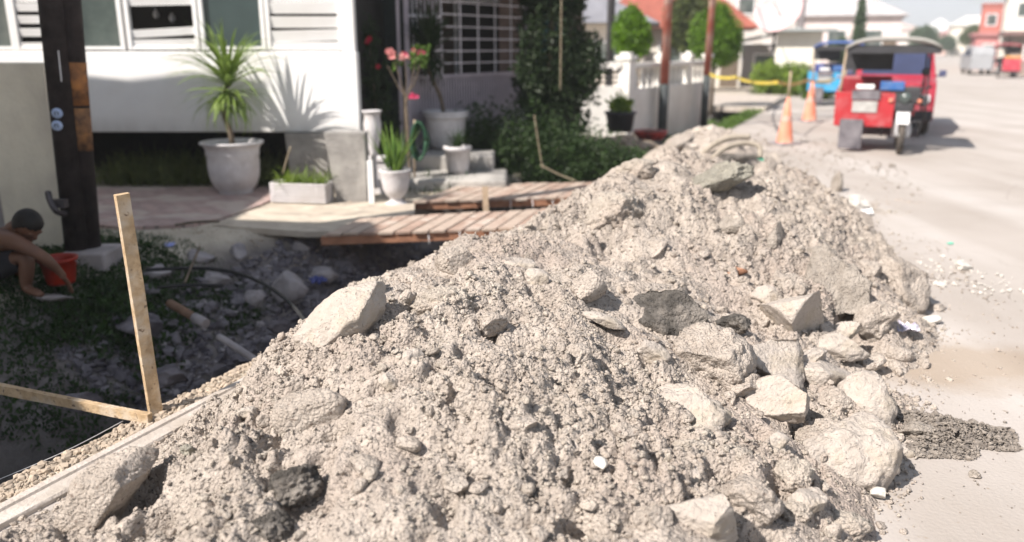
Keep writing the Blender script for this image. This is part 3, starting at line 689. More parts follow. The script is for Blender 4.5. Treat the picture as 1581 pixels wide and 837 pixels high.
C(560, 720, 50, 32, WARM, 'dull half buried stone right of the black asphalt lump', roll=8, seed=219, cuts=8, rough=.11, lump=.035, sink=.08, sub=4)
C(760, 500, 44, 34, WARM, 'crusted stone below the large crusted clod', roll=-16, seed=220, cuts=8, rough=.11, lump=.035, sink=.08, sub=4)
C(830, 430, 40, 30, PALE, 'pale angular stone right of the low flat crest stone', roll=20, seed=221, cuts=8, rough=.11, lump=.035, sink=.08, sub=4)
C(1010, 385, 42, 30, WARM, 'brownish stone right of the black hollow', roll=-10, seed=222, cuts=8, rough=.11, lump=.035, sink=.08, sub=4)
C(380, 640, 34, 24, PALE, 'small pale stone at the left foot of the heap beside the edging', roll=0, seed=223, cuts=8, rough=.11, lump=.035, sink=.08, sub=4)

# white bits, loose grit and the black gravel beside the heap: nobody could count them
rng = np.random.default_rng(9)
def patch(name, label, cat, px, py, rx, ry, n, size, material, z0=.004, hgt=0, seed=1, sub=1):
    c = G(px, py, 0); rg = np.random.default_rng(seed)
    r = np.sqrt(rg.random(n)); a = rg.uniform(0, 6.283, n)
    k = 1 + .25 * np.sin(a * 3 + seed) + .12 * np.sin(a * 7)
    x = c.x + np.cos(a) * r * rx * k; y = c.y + np.sin(a) * r * ry * k
    z = z0 + hgt * np.clip(1 - (r * 1.05) ** 1.6, 0, 1) * rg.uniform(.3, 1, n)
    s = size * np.exp(rg.normal(0, .45, n))
    V, F = scatter(np.c_[x - c.x, y - c.y, z + s * .3], s, sub, rg)
    o = link(name, fast_mesh(name, V, F, False, [material]), loc=(c.x, c.y, 0))
    return tag(o, label, cat, kind='stuff')
patch('black_gravel', 'black asphalt gravel piled on the road', 'gravel', 1466, 674, .235, .2, 4200, .0065, M['black_gravel'], hgt=.07, seed=2)
patch('white_debris', 'white bits scattered on the road', 'debris', 1495, 430, .32, .55, 110, .011, M['white_stone'], seed=3)
patch('road_grit', 'loose grit on the road', 'grit', 1470, 640, 1.2, 1.6, 700, .0035, M['concrete_grey'], seed=4)
patch('road_grit', 'loose grit spread past the heap', 'grit', 1330, 420, 1.1, 2.6, 1500, .008, M['concrete_warm'], seed=5)
patch('road_grit', 'loose grit by the traffic cones', 'grit', 1215, 235, 1.3, 3.2, 900, .014, M['concrete_grey'], seed=6)

# gravel verge between the drain and the kerb strip, and rubble filling the drain
def strew(name, label, cat, s0, s1, u0, u1, n, size, material, seed, sig=.5, sub=1, big=.06, power=1.0):
    rg = np.random.default_rng(seed)
    s = rg.uniform(s0, s1, n); u = u0 + (u1 - u0) * rg.random(n) ** power
    x, y = xy(s, u); z = np.where(s > .03, .004, ground_z(x, y))
    if name == 'rubble_fill' and u1 < 6:
        kk = z < -.07; x, y, z = x[kk], y[kk], z[kk]; n = len(x)
    sz = np.clip(size * np.exp(rg.normal(0, sig, n)), .003, big)
    ox, oy = xy((s0 + s1) / 2, (u0 + u1) / 2)
    V, F = scatter(np.c_[x - ox, y - oy, z + sz * .25], sz, sub, rg)
    o = link(name, fast_mesh(name, V, F, False, [material]), loc=(ox, oy, 0))
    return tag(o, label, cat, kind='stuff')
M['verge_stone'] = mat('verge_stone', (.46, .38, .30), (.30, .25, .20), scale=12, rough=.95)
M['rubble_grey'] = mat('rubble_grey', (.215, .20, .215), (.08, .073, .085), scale=4, rough=.95, bump=.5, bscale=60)
M['rubble_light'] = mat('rubble_light', (.36, .335, .34), (.20, .185, .195), scale=4, rough=.95)
strew('gravel_verge', 'pinkish gravel on the verge of the drain', 'gravel', -.26, -.04, -1.2, 3.2, 9000, .0085, M['verge_stone'], 21, big=.03)
strew('rubble_fill', 'grey rubble filling the drain', 'rubble', -2.1, -.25, .9, 4.6, 9000, .020, M['rubble_grey'], 22, sig=.6, big=.085)
strew('rubble_fill', 'small pale rubble in the drain', 'rubble', -2.0, -.25, 1.1, 4.4, 2200, .014, M['rubble_light'], 23, sig=.6, big=.05)
strew('rubble_fill', 'rubble in the far part of the drain', 'rubble', -1.6, .1, 7.5, 13, 2500, .04, M['verge_stone'], 24, sig=.5, big=.12)
strew('dirt_grit', 'grit on the bare yard dirt', 'grit', -4.0, -1.7, 2.8, 5.5, 3000, .008, M['verge_stone'], 25, big=.03)
rocks = [
 (240, 428, 46, 26, 'pale flat stone left of the black hoses'), (445, 452, 52, 44, 'broad grey stone inside the loop of the black hose'),
 (366, 398, 26, 30, 'upright bluish stone under the brick path'), (308, 402, 40, 22, 'flat stone behind the crossing black hoses'),
 (392, 466, 32, 24, 'small light stone in the middle of the dark rubble'), (330, 440, 44, 26, 'brownish stone between the two black hoses'),
 (462, 388, 30, 20, 'small stone near the shaded edge of the yard'), (210, 512, 60, 40, 'muddy boulder half covered by grass on the drain bank'),
 (430, 512, 34, 24, 'dim stone low in the drain beside the soil heap'), (255, 590, 60, 34, 'muddy stone at the bottom of the drain behind the wooden stake'),
 (120, 628, 54, 30, 'mossy stone above the slanting board'), (500, 430, 38, 24, 'grey stone close to the near plank bridge')]
for i, (px, py, w, h, lb) in enumerate(rocks):
    C(px, py, w, h, M['rubble_light'] if i not in (7, 8, 9, 10) else M['rubble_grey'], lb, name='drain_stone', cat='stone', seed=80 + i, rough=.12, sink=-.15, sub=4)

# ------------------------------------------------------------------ far rubble mound with crumpled sheet
sv = np.arange(-1.25, 1.3, .03); uv = np.arange(-2.0, 2.2, .03)
S2, U2 = np.meshgrid(sv, uv, indexing='ij')
mx0, my0 = xy(.78, 8.2)
X2 = S2 * nx + U2 * ex; Y2 = S2 * ny + U2 * ey
zz = .58 * (1 - np.clip(np.hypot(S2 / 1.0, U2 / 1.9), 0, 1.15) ** 1.5)
P = np.c_[X2.ravel(), Y2.ravel()]
zz = zz + np.clip(zz / .1, 0, 1) * (fbm(P * 2.2, 61, 4) * .09).reshape(zz.shape) + domes(X2, Y2, .16, 700) * .09 + domes(X2, Y2, .07, 710) * .05 - .05
mound = link('rubble_mound', grid_mesh('rubble_mound', X2, Y2, np.maximum(zz, -.04), [M['concrete_warm']], False), loc=(mx0, my0, 0))
tag(mound, 'smaller rubble mound beyond the soil heap before the cones', 'rubble mound')
rg = np.random.default_rng(33)
n = 900; a = rg.uniform(0, 6.28, n); r = np.sqrt(rg.random(n)) * .98
s = np.cos(a) * r; u = np.sin(a) * r * 1.8
x = s * nx + u * ex; y = s * ny + u * ey
z = .58 * (1 - np.hypot(s, u / 1.9) ** 1.5)
V, F = scatter(np.c_[x, y, z], .035 * np.exp(rg.normal(0, .5, n)), 1, rg)
tag(link('rubble_stones', fast_mesh('rubble_stones', V, F, False, [M['concrete_pale']]), mound), kind='stuff')
def arc(pxs, r, name, label, cat, material, dd, tr=None, n=10, sq=1):
    m = MB(); pts = [W(px, py, d) for px, py, d in pxs]
    P = []
    for i in range(len(pts) - 1):
        for k in range(6):
            tt = k / 6; p0 = pts[max(i - 1, 0)]; p1 = pts[i]; p2 = pts[i + 1]; p3 = pts[min(i + 2, len(pts) - 1)]
            P.append(.5 * ((2 * p1) + (-p0 + p2) * tt + (2 * p0 - 5 * p1 + 4 * p2 - p3) * tt ** 2 + (-p0 + 3 * p1 - 3 * p2 + p3) * tt ** 3))
    P.append(pts[-1]); base = P[0].copy(); m.off = base
    m.tube(P, r if not tr else [r + (tr - r) * i / (len(P) - 1) for i in range(len(P))], n)
    return tag(m.build(name, material, loc=base), label, cat)
def tubepts(pts, sub=6):
    P = []
    for i in range(len(pts) - 1):
        for k in range(sub):
            tt = k / sub; p0 = pts[max(i - 1, 0)]; p1 = pts[i]; p2 = pts[i + 1]; p3 = pts[min(i + 2, len(pts) - 1)]
            P.append(.5 * ((2 * p1) + (-p0 + p2) * tt + (2 * p0 - 5 * p1 + 4 * p2 - p3) * tt ** 2 + (-p0 + 3 * p1 - 3 * p2 + p3) * tt ** 3))
    return P + [pts[-1]]
M['sack'] = mat('sack', (.40, .35, .29), (.28, .245, .20), scale=7, rough=.9, bump=.5, bscale=40)
arc([(1075, 246, 9.6), (1098, 226, 9.6), (1125, 213, 9.6), (1158, 211, 9.6)], .035, 'rolled_matting', 'upper roll of muddy matting arching over the far mound', 'matting', M['sack'], 0)
arc([(1100, 244, 9.45), (1120, 228, 9.45), (1150, 221, 9.45), (1172, 226, 9.4), (1174, 244, 9.3)], .03, 'rolled_matting', 'lower roll of muddy matting curling down at its right end', 'matting', M['sack'], 0)
C(1042, 224, 66, 24, M['concrete_warm'], 'long pale slab leaning on the left side of the far mound', name='concrete_slab', roll=-42, seed=71, rough=.06, sink=.1, at=9.9)
C(1132, 248, 70, 18, M['asphalt_old'], 'dark brown slab under the rolled matting', name='asphalt_chunk', cat='asphalt chunk', roll=-8, seed=72, rough=.1, sink=-.1, at=9.35)
# ------------------------------------------------------------------ plants
def straps(specs, segs=7, seed=0):
    rg = np.random.default_rng(seed); n = len(specs)
    O = np.array([tuple(q[0]) for q in specs], float); az, el, ln, wd, dr = np.array([q[1:] for q in specs], float).T
    side = np.stack([-np.sin(az), np.cos(az), np.zeros(n)], 1); tw = rg.uniform(-.5, .5, n)
    p = O.copy(); e = el.copy(); out = []
    for i in range(segs + 1):
        t_ = i / segs; w = wd * (1 - t_ ** 2.2) * (.55 + .45 * min(1, t_ * 4)) + .0008
        d = np.stack([np.cos(az) * np.cos(e), np.sin(az) * np.cos(e), np.sin(e)], 1)
        up = np.cross(side, d); sd = side * np.cos(tw)[:, None] + up * np.sin(tw)[:, None]
        out += [p - sd * w[:, None] / 2, p - up * w[:, None] * .12, p + sd * w[:, None] / 2]
        p = p + d * (ln / segs)[:, None]; e = e - dr / segs * (1 + t_)
    V = np.stack(out, 1).reshape(-1, 3); F = []
    for i in range(segs):
        q = 3 * i; F += [[q, q + 1, q + 4, q + 3], [q + 1, q + 2, q + 5, q + 4]]
    F = (np.arange(n) * 3 * (segs + 1))[:, None, None] + np.array(F)[None]
    return V, F.reshape(-1, 4)
def rosette(o, n, ln, wd, seed, el=(-.5, 1.45), droop=(.6, 1.4), bias=None, spread=.0):
    rg = np.random.default_rng(seed); sp = []
    for i in range(n):
        e = rg.uniform(*el); a = rg.uniform(0, 6.283)
        l = ln * rg.uniform(.75, 1.1)
        off = Vector(rg.uniform(-1, 1, 3)) * spread
        sp.append((Vector(o) + off, a, e, l, wd * rg.uniform(.8, 1.2), rg.uniform(*droop)))
    return straps(sp, seed=seed)
def leaves(P, size, rng, up=.3, asp=2.2, fold=.25):
    n = len(P); d = rng.normal(size=(n, 3)); d[:, 2] += up; d /= np.linalg.norm(d, axis=1)[:, None]
    a = rng.normal(size=(n, 3)); s = np.cross(d, a); s /= np.linalg.norm(s, axis=1)[:, None]; nn = np.cross(s, d)
    L_ = (size * rng.uniform(.6, 1.3, n))[:, None]; w = L_ / asp
    V = np.stack([P, P + d * L_ * .45 + s * w * .5 + nn * w * fold, P + d * L_, P + d * L_ * .45 - s * w * .5 + nn * w * fold], 1).reshape(-1, 3)
    F = (np.arange(n) * 4)[:, None] + np.array([[0, 1, 2, 3]])
    return V, F
def blob_points(rng, n, c, r, shell=.35, nseed=1, rough=.25, freq=3.0):
    q = rng.normal(size=(n * 2, 3)); q /= np.linalg.norm(q, axis=1)[:, None]
    rr = 1 - shell * rng.random(n * 2) ** 1.3
    lump = 1 + rough * vnoise(q * freq + nseed, nseed)
    P = q * (rr * lump)[:, None] * np.array(r) + np.array(c)
    gap = vnoise(q * freq * 2.1 + nseed * 3, nseed + 4)
    P = P[gap > -.45]
    return P[:n]
def crown(name, parent, blobs, n, size, material, seed, up=.3, asp=2.2, shell=.45, rough=.25):
    rg = np.random.default_rng(seed); tot = sum(b[1][0] * b[1][2] for b in blobs); Ps = []
    for i, (c, r) in enumerate(blobs):
        Ps.append(blob_points(rg, int(n * r[0] * r[2] / tot), c, r, shell, seed + i, rough))
    V, F = leaves(np.concatenate(Ps), size, rg, up, asp)
    return link(name, fast_mesh(name, V, F, False, [material]), parent)
def tree(name, label, cat, loc, trunk_h, tr, blobs, n, size, material, seed, group=None, branches=5, parent=None):
    t_ = thing(name, label, cat, loc, group=group)
    m = MB(); rg = random.Random(seed)
    top = Vector(blobs[0][0])
    m.tube([(0, 0, -.05), (tr * .3, 0, trunk_h * .5), (0, tr * .3, trunk_h), top], [tr * 1.25, tr, tr * .85, tr * .3], 9)
    for c, r in blobs[1:branches + 1]:
        m.tube([(0, 0, trunk_h * .8), (Vector((0, 0, trunk_h)) + Vector(c)) / 2, c], [tr * .6, tr * .4, tr * .15], 6)
    m.build('trunk', M['bark'], t_)
    crown('crown', t_, blobs, n, size, material, seed)
    return t_

M['bamboo'] = mat('bamboo', (.30, .25, .18), (.2, .16, .11), scale=8, rough=.8)
# ------------------------------------------------------------------ kerb strip, stake, board, string
m = MB(); u0, u1 = -1.6, 1.35
base = Vector((*xy(.0, 0), 0)); m.off = base
k = 26
for i in range(k):
    a_, b_ = u0 + (u1 - u0) * i / k, u0 + (u1 - u0) * (i + 1) / k
    def col(u, i=i):
        j = .006 * math.sin(u * 9.1) + .004 * math.sin(u * 23)
        prof = [(-.06 + j, -.02), (-.056 + j, .018), (-.045, .026), (-.012, .026), (-.006, .017), (.006, .017), (.012, .026), (.075, .024), (.085 + j, .016), (.09 + j, -.02)]
        return [Vector((*xy(s_, u), z_ + .004)) for s_, z_ in prof]
    A, B = col(a_), col(b_); n_ = len(A)
    m.add(A + B, [[q, q + 1, n_ + q + 1, n_ + q] for q in range(n_ - 1)])
tag(m.build('kerb_strip', mat('kerb', (.56, .51, .465), (.44, .39, .345), scale=9, rough=.9, bump=.5, bscale=60, c3=(.38, .33, .28), s3=5), loc=base), 'worn pale concrete edging strip grooved along the drain', 'kerb')

b0 = G(240, 636, .0); top = W(188, 300, b0.y + .02)
m = MB(b0)
d_ = (top - b0).normalized(); side = Vector((.78, .62, .02)); side = (side - d_ * side.dot(d_)).normalized(); fr = d_.cross(side).normalized()
def post(m, a, b, s1, s2, w, t_, nseg=6, seed=1, slant=.0):
    rg = random.Random(seed); rings = []
    for i in range(nseg + 1):
        p = a + (b - a) * i / nseg
        e = [rg.uniform(-.0012, .0012) for _ in range(4)]
        rings.append([p + s1 * (x * w / 2 + e[j]) + s2 * (y * t_ / 2 + e[(j + 1) % 4]) for j, (x, y) in enumerate([(-1, -1), (1, -1), (1, 1), (-1, 1)])])
    if slant:
        for j in (1, 2): rings[-1][j] = rings[-1][j] + (b - a).normalized() * slant
    vs = [v for r_ in rings for v in r_]; fs = [[3, 2, 1, 0], [nseg * 4 + q for q in range(4)]]
    for i in range(nseg):
        for j in range(4): fs.append([i * 4 + j, i * 4 + (j + 1) % 4, (i + 1) * 4 + (j + 1) % 4, (i + 1) * 4 + j])
    m.add(vs, fs)
post(m, b0 - d_ * .15, top, side, fr, .056, .046, seed=3, slant=.004)
tag(m.build('wooden_stake', M['timber'], loc=b0, bevel=.0015), 'tall raw timber stake standing upright at the drain edge', 'stake')
e1 = G(232, 646, .015); e0 = W(-60, 588, 3.62); m = MB(e1)
d_ = (e1 - e0).normalized(); s1 = Vector((0, 0, 1)); s1 = (s1 - d_ * s1.dot(d_)).normalized(); s2 = d_.cross(s1)
post(m, e0, e1, s1, s2, .046, .028, seed=5)
tag(m.build('timber_batten', M['timber'], loc=e1, bevel=.0015), 'long slanting timber batten laid across the drain to the stake', 'batten')
arc([(-30, 752, 2.75), (100, 697, 3.0), (190, 650, 3.25)], .0016, 'string_line', 'thin slack string stretched over the dark drain', 'string', M['white_metal'], 0, n=5)

# hoses and pipes in the drain
arc([(225, 417, 5.65), (300, 414, 5.75), (360, 420, 5.65), (410, 440, 5.35), (448, 468, 4.95), (474, 500, 4.55)], .013, 'black_hose', 'thick black hose curving through the rubble to the soil heap', 'hose', M['black_rubber'], 0)
arc([(243, 444, 5.2), (290, 440, 5.3), (345, 441, 5.25)], .010, 'black_hose', 'short straight black hose below the curving one', 'hose', M['black_rubber'], 0)
arc([(285, 438, 5.35), (296, 410, 5.6), (308, 382, 5.9)], .009, 'dead_branch', 'thin dark stick leaning across the black hoses', 'stick', M['bark'], 0)
arc([(270, 348, 6.95), (300, 343, 7.0), (338, 342, 6.9)], .012, 'dead_branch', 'dark bent stick lying on the edge of the brick path', 'stick', M['bark'], 0)
p_ = thing('drain_pipe', 'brown pipe with a grey coupling sloping down the rubble', 'pipe', W(262, 468, 5.0))
m = MB(p_.location); m.tube([W(262, 468, 5.0), W(300, 490, 4.8)], .028, 10); m.build('pipe', M['plank_orange'] if False else mat('clay_pipe', (.20, .12, .08), (.12, .075, .05), rough=.8), p_)
m = MB(p_.location); m.tube([W(300, 490, 4.8), W(318, 500, 4.74)], .032, 10); m.build('coupling', M['rubble_light'], p_)
arc([(338, 520, 4.7), (370, 540, 4.55), (400, 560, 4.4)], .022, 'grey_pipe', 'grey plastic pipe poking out of the rubble towards the heap', 'pipe', M['rubble_light'], 0)
def rag(name, label, cat, c, w, h, material, seed):
    n = 12; vs = []; rg = np.random.default_rng(seed)
    X, Y = np.meshgrid(np.linspace(-.5, .5, n), np.linspace(-.5, .5, n), indexing='ij')
    P = np.c_[X.ravel(), Y.ravel()]; z = (fbm(P * 4 + seed, seed, 3) * .35).reshape(X.shape)
    j = (vnoise(P * 3 + 9, seed) * .2).reshape(X.shape)
    me = grid_mesh(name, (X + j) * w, (Y + j) * h, np.abs(z) * min(w, h) + .005, [material], False)
    o = link(name, me, loc=c); sd = o.modifiers.new('t', 'SOLIDIFY'); sd.thickness = .002
    return tag(o, label, cat)
M['plastic_blue'] = mat('plastic_blue', (.25, .33, .75), (.5, .5, .7), scale=20, rough=.3, spec=.5)
M['plastic_green'] = mat('plastic_green', (.10, .62, .42), rough=.35, spec=.5)
M['plastic_clear'] = mat('plastic_clear', (.62, .60, .68), (.3, .28, .36), scale=15, rough=.25, spec=.6)
M['plastic_white'] = mat('plastic_white', (.80, .80, .80), (.68, .68, .7), scale=20, rough=.4)
rag('plastic_wrapper', 'bright violet wrapper on the rubble below the brick path', 'wrapper', hit(262, 380)[0], .07, .09, M['plastic_blue'], 3)
rag('plastic_wrapper', 'dark blue wrapper at the edge of the soil heap', 'wrapper', hit(490, 437)[0], .12, .14, mat('plastic_navy', (.08, .1, .3), rough=.4), 4)
rag('plastic_bag', 'crumpled clear plastic bag under the big roadside boulder', 'plastic bag', hit(1398, 512)[0] + Vector((0, 0, .01)), .11, .09, M['plastic_clear'], 5)
rag('plastic_scrap', 'small turquoise scrap lying alone on the road', 'plastic scrap', G(1467, 377, .006), .045, .03, M['plastic_green'], 6)
rag('plastic_scrap', 'white plastic scrap on the road behind the heap', 'plastic scrap', G(1330, 330, .01), .16, .2, M['plastic_white'], 7)
rag('plastic_scrap', 'green plastic scrap at the foot of the far mound', 'plastic scrap', W(1176, 248, 9.25), .06, .12, mat('plastic_dark_green', (.02, .3, .2), rough=.4), 8)

# ------------------------------------------------------------------ plank bridges
def bridge(label, NL, NR, FR, FL, n, seed, zt=.055, thick=.025):
    root = thing('plank_bridge', label, 'plank bridge', ((NL + FR) / 2)); off = root.location
    rg = random.Random(seed)
    up = Vector((0, 0, 1))
    for i in range(n):
        a, b = i / n, (i + 1) / n - .10 / n - rg.uniform(0, .06) / n
        over = rg.uniform(.0, .05); o2 = rg.uniform(0, .05); dz = rg.uniform(-.004, .006)
        def P(t_, f):
            q = (NL.lerp(NR, t_)).lerp(FL.lerp(FR, t_), f); q = q.copy(); q.z += zt + dz; return q
        c = [P(a, -over), P(b, -over), P(b, 1 + o2), P(a, 1 + o2)]
        m = MB(off); m.hexa([p - up * thick for p in c] + c)
        m.build('plank', [M['plank'], M['plank_pale'], M['plank']][rg.randrange(3)] if i % 3 else M['plank_pale'], root, bevel=.003)
    for f in (.03, .5, .97):
        m = MB(off); A = NL.lerp(FL, f); B = NR.lerp(FR, f)
        m.bar(A + up * (zt - thick - .037) - (B - A).normalized() * .05, B + up * (zt - thick - .037) + (B - A).normalized() * .3, .045, .07)
        m.build('beam', M['plank_orange'], root)
    for t_ in (.42, .55, .68, .8, .92):
        m = MB(off); p = NL.lerp(NR, t_) + up * (zt - thick); d = (NL - FL).normalized()
        m.tube([p + d * .012, p + d * .05 + Vector((.02, 0, -.085))], .004, 5); m.build('nail', M['white_metal'], root)
    return root
bridge('nearer bridge of reddish planks over the drain', G(503, 371), G(872, 357), G(905, 328), G(558, 346), 14, 3)
b2 = bridge('farther bridge of reddish planks behind the wooden marker peg', G(642, 318), G(905, 310), G(945, 288), G(715, 292), 12, 8)
pb = G(752, 334, 0); m = MB(pb); q = W(749, 288, pb.y)
post(m, pb - Vector((0, 0, .25)), q, Vector((1, 0, 0)), Vector((0, 1, 0)), .055, .03, seed=8)
tag(m.build('marker_peg', M['timber_grey'], loc=pb), 'short wooden peg standing between the two plank bridges', 'peg')

# ------------------------------------------------------------------ yard
def sheet(name, pts, z, material, th=.004, kind='structure'):
    m = MB(); m.prism([(p.x, p.y) for p in pts], z - .05, z + th); return tag(m.build(name, material), kind=kind)
bm_ = bpy.data.materials.new('brick_paving'); t, b = nt(bm_); N = t.nodes.new; K = t.links.new
g = N('ShaderNodeNewGeometry'); br = N('ShaderNodeTexBrick'); mpp = N('ShaderNodeMapping'); mpp.inputs['Rotation'].default_value = (0, 0, R(12)); mpp.inputs['Scale'].default_value = (1, 1, 1)
K(g.outputs['Position'], mpp.inputs[0]); K(mpp.outputs[0], br.inputs['Vector'])
br.inputs['Scale'].default_value = 1.0; br.inputs['Brick Width'].default_value = .2; br.inputs['Row Height'].default_value = .1; br.inputs['Mortar Size'].default_value = .008
br.inputs['Color1'].default_value = (.46, .33, .30, 1); br.inputs['Color2'].default_value = (.34, .25, .235, 1); br.inputs['Mortar'].default_value = (.2, .165, .155, 1)
n1 = N('ShaderNodeTexNoise'); n1.inputs['Scale'].default_value = 3; n1.inputs['Detail'].default_value = 7; K(g.outputs['Position'], n1.inputs['Vector'])
r1 = N('ShaderNodeValToRGB'); r1.color_ramp.elements[0].position = .48; r1.color_ramp.elements[1].position = .62; K(n1.outputs['Fac'], r1.inputs[0])
mx = N('ShaderNodeMixRGB'); K(r1.outputs[0], mx.inputs[0]); K(br.outputs['Color'], mx.inputs[1]); mx.inputs[2].default_value = (.46, .39, .35, 1)
K(mx.outputs[0], b.inputs['Base Color']); b.inputs['Roughness'].default_value = .9
bp = N('ShaderNodeBump'); bp.inputs['Strength'].default_value = .6; bp.inputs['Distance'].default_value = .01; K(br.outputs['Fac'], bp.inputs['Height']); bp.invert = True; K(bp.outputs[0], b.inputs['Normal'])
sheet('brick_path', [G(110, 345, .04), G(200, 352, .04), G(300, 347, .04), G(345, 336, .04), G(400, 318, .04), G(440, 300, .04), G(425, 290, .04), G(140, 290, .04)], .045, bm_)
M['yard_cement'] = mat('yard_cement', (.58, .52, .43), (.44, .38, .31), scale=3, rough=.93, bump=.5, bscale=30, c3=(.36, .31, .26), s3=5)
sheet('cement_apron', [G(330, 348, .03), G(400, 353, .03), G(470, 358, .03), G(545, 358, .03), G(562, 346, .03), G(640, 330, .03), G(640, 312, .03), G(560, 300, .03), G(445, 300, .03), G(404, 320, .03), G(350, 338, .03)], .03, M['yard_cement'])

# ------------------------------------------------------------------ white house
HO = Vector((-3.2, 9.3, 0))
house = thing('white_house', 'white house on short columns with louvred windows behind the yard', 'house', HO)
def hx(px, d=9.3): return (px - CX) / 1290 * d
HR_ = Matrix.Rotation(R(0), 3, 'Z')
def hb(name, x0, x1, z0, z1, y0, y1, material, parent=house, bev=0, ry=0):
    m = MB(HO); m.box(((x0 + x1) / 2, (y0 + y1) / 2, (z0 + z1) / 2), (x1 - x0, y1 - y0, z1 - z0), ry=ry); return m.build(name, material, parent, bevel=bev)
zb, zt_ = .66, 1.545
hb('wall', -6.6, hx(551), zb, zt_, 9.3, 9.46, M['wall_stained'], bev=.012)
hb('floor_slab', -6.6, hx(540), zb + .01, zb + .08, 9.47, 12.6, M['rough_cement'])
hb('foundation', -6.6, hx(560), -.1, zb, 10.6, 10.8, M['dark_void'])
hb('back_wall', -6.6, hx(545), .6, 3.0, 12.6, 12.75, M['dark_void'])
hb('side_wall', hx(545) - .12, hx(549), zb + .0, 3.0, 9.47, 12.6, M['dark_void'])  # house side coloured near black in place of the passage shade
hb('roof', -6.9, hx(552) + .25, 2.95, 3.1, 9.2, 13.2, M['rough_cement'])
hb('lintel', -6.6, hx(551), 2.55, 2.95, 9.3, 9.45, M['white_paint'])
hb('corner_post', hx(529), hx(549), zt_ + .002, 2.55, 9.31, 9.45, M['white_paint'], bev=.006)
W0 = zt_ + .015; W1 = 2.55
def frame(x0, x1, z0=W0, z1=W1, t_=.045, dep=.07):
    m = MB(HO)
    for a in (x0, x1): m.box((a, 9.35, (z0 + z1) / 2), (t_, dep, z1 - z0))
    for z in (z0 + t_ / 2, z1 - t_ / 2): m.box(((x0 + x1) / 2, 9.352, z), (x1 - x0 - t_, dep - .006, t_ * .8))
    return m.build('window', M['white_paint'], house, bevel=.003)
def pane(fr, x0, x1, material=M['glass_green']):
    m = MB(HO); m.box(((x0 + x1) / 2, 9.37, (W0 + W1) / 2), (x1 - x0, .012, W1 - W0)); m.build('pane', material, fr)
def back(fr, x0, x1):
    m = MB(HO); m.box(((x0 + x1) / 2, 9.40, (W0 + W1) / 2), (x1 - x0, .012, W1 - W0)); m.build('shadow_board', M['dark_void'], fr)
def slat(fr, x0, x1, z, h=.085, ry=0):
    m = MB(HO); m.box(((x0 + x1) / 2, 9.345, z), (x1 - x0, .014, h), ry=ry, rx=R(12)); m.build('slat', M['white_paint'], fr)
zpx = lambda y, d=9.3: W(CX, y, d).z
f = frame(hx(-60), hx(24)); pane(f, hx(-60), hx(24))
f = frame(hx(30), hx(112)); back(f, hx(30), hx(112))
for y_ in (-20, -3, 11, 30, 50, 72): slat(f, hx(30) + .02, hx(112) - .02, zpx(y_), .085)
f = frame(hx(119), hx(192)); pane(f, hx(119), hx(192))
f = frame(hx(203), hx(307))
for y_, rr in ((-30, 0), (-12, 0), (2, -1), (50, -3.2), (67, -1)): slat(f, hx(203) + .02, hx(307) - .02, zpx(y_), .083, R(rr))
f = frame(hx(316), hx(409)); pane(f, hx(316), hx(409), glassmat('glass_teal', (.05, .075, .075), rough=.25))
f = frame(hx(417), hx(527)); back(f, hx(417), hx(527))
for y_, rr in ((-24, 0), (-6, 0), (12, 0), (34, 0), (55, -1.5), (73, 0)): slat(f, hx(417) + .02, hx(527) - .02, zpx(y_), .118, R(rr))
for i, (px, py) in enumerate(((241, 22), (266, 28))):
    p = W(px, py, 10.4); t_ = thing('light_bulb', ['left unlit bulb hanging inside the broken louvre window', 'right unlit bulb hanging lower inside the broken louvre window'][i], 'light bulb', p)
    m = MB(); m.lathe([(.002, -.05), (.02, -.045), (.034, -.02), (.036, 0), (.028, .025), (.014, .045), (.014, .06)], n=14); m.build('bulb', M['white_metal'], t_)
    m = MB(); m.tube([(0, 0, .06), (0, 0, 2.95 - p.z)], .004, 5); m.build('cord', M['black_rubber'], t_)
# tapering rough columns under the wall
def wedge(label, px0, px1, py0, py1, d, tw, side_mat=None):
    b0 = W((px0 + px1) / 2, py1, d); z0 = b0.z; zt0 = W(px0, py0, d).z
    xb0, xb1 = W(px0, py1, d).x, W(px1, py1, d).x
    m = MB((b0.x, d, z0)); m.hexa([(xb0, d, z0 - .1), (xb1, d, z0 - .1), (xb1, d + .18, z0 - .1), (xb0, d + .18, z0 - .1),
                     (xb0 - tw, d, zt0), (xb1 + .01, d, zt0), (xb1 + .01, d + .2, zt0), (xb0 - tw, d + .2, zt0)])
    return tag(m.build('cement_column', M['rough_cement'], loc=(b0.x, d, z0), bevel=.006), label, 'column')
wedge('tapering rough cement column at the house corner beside the urn', 523, 567, 205, 321, 8.35, .11)
wedge('shaded cement column behind the slatted planter box', 452, 508, 206, 292, 9.25, .05)
m = MB((-1.02, 0, 0) and G(574, 318)); c_ = G(573, 319)
m = MB(c_); m.box((c_.x, c_.y + .05, .22), (.055, .055, .5)); m.build
tag(m.build('white_post', M['white_paint'], loc=c_), 'thin white post against the right side of the cement column', 'post')
# cream gate pillar + grey side wall left
pz = thing('garden_wall', 'cream plastered garden wall end behind the dark utility pole', 'wall', (-3.9, 6.35, 0))
m = MB(pz.location); m.box((-3.83, 6.45, .70), (.50, .16, 1.56)); m.build('pillar', M['cream_plaster'], pz, bevel=.01)
m = MB(pz.location); m.box((-5.0, 6.50, .70), (1.80, .14, 1.56)); m.build('panel', M['grey_plaster'], pz, bevel=.006)

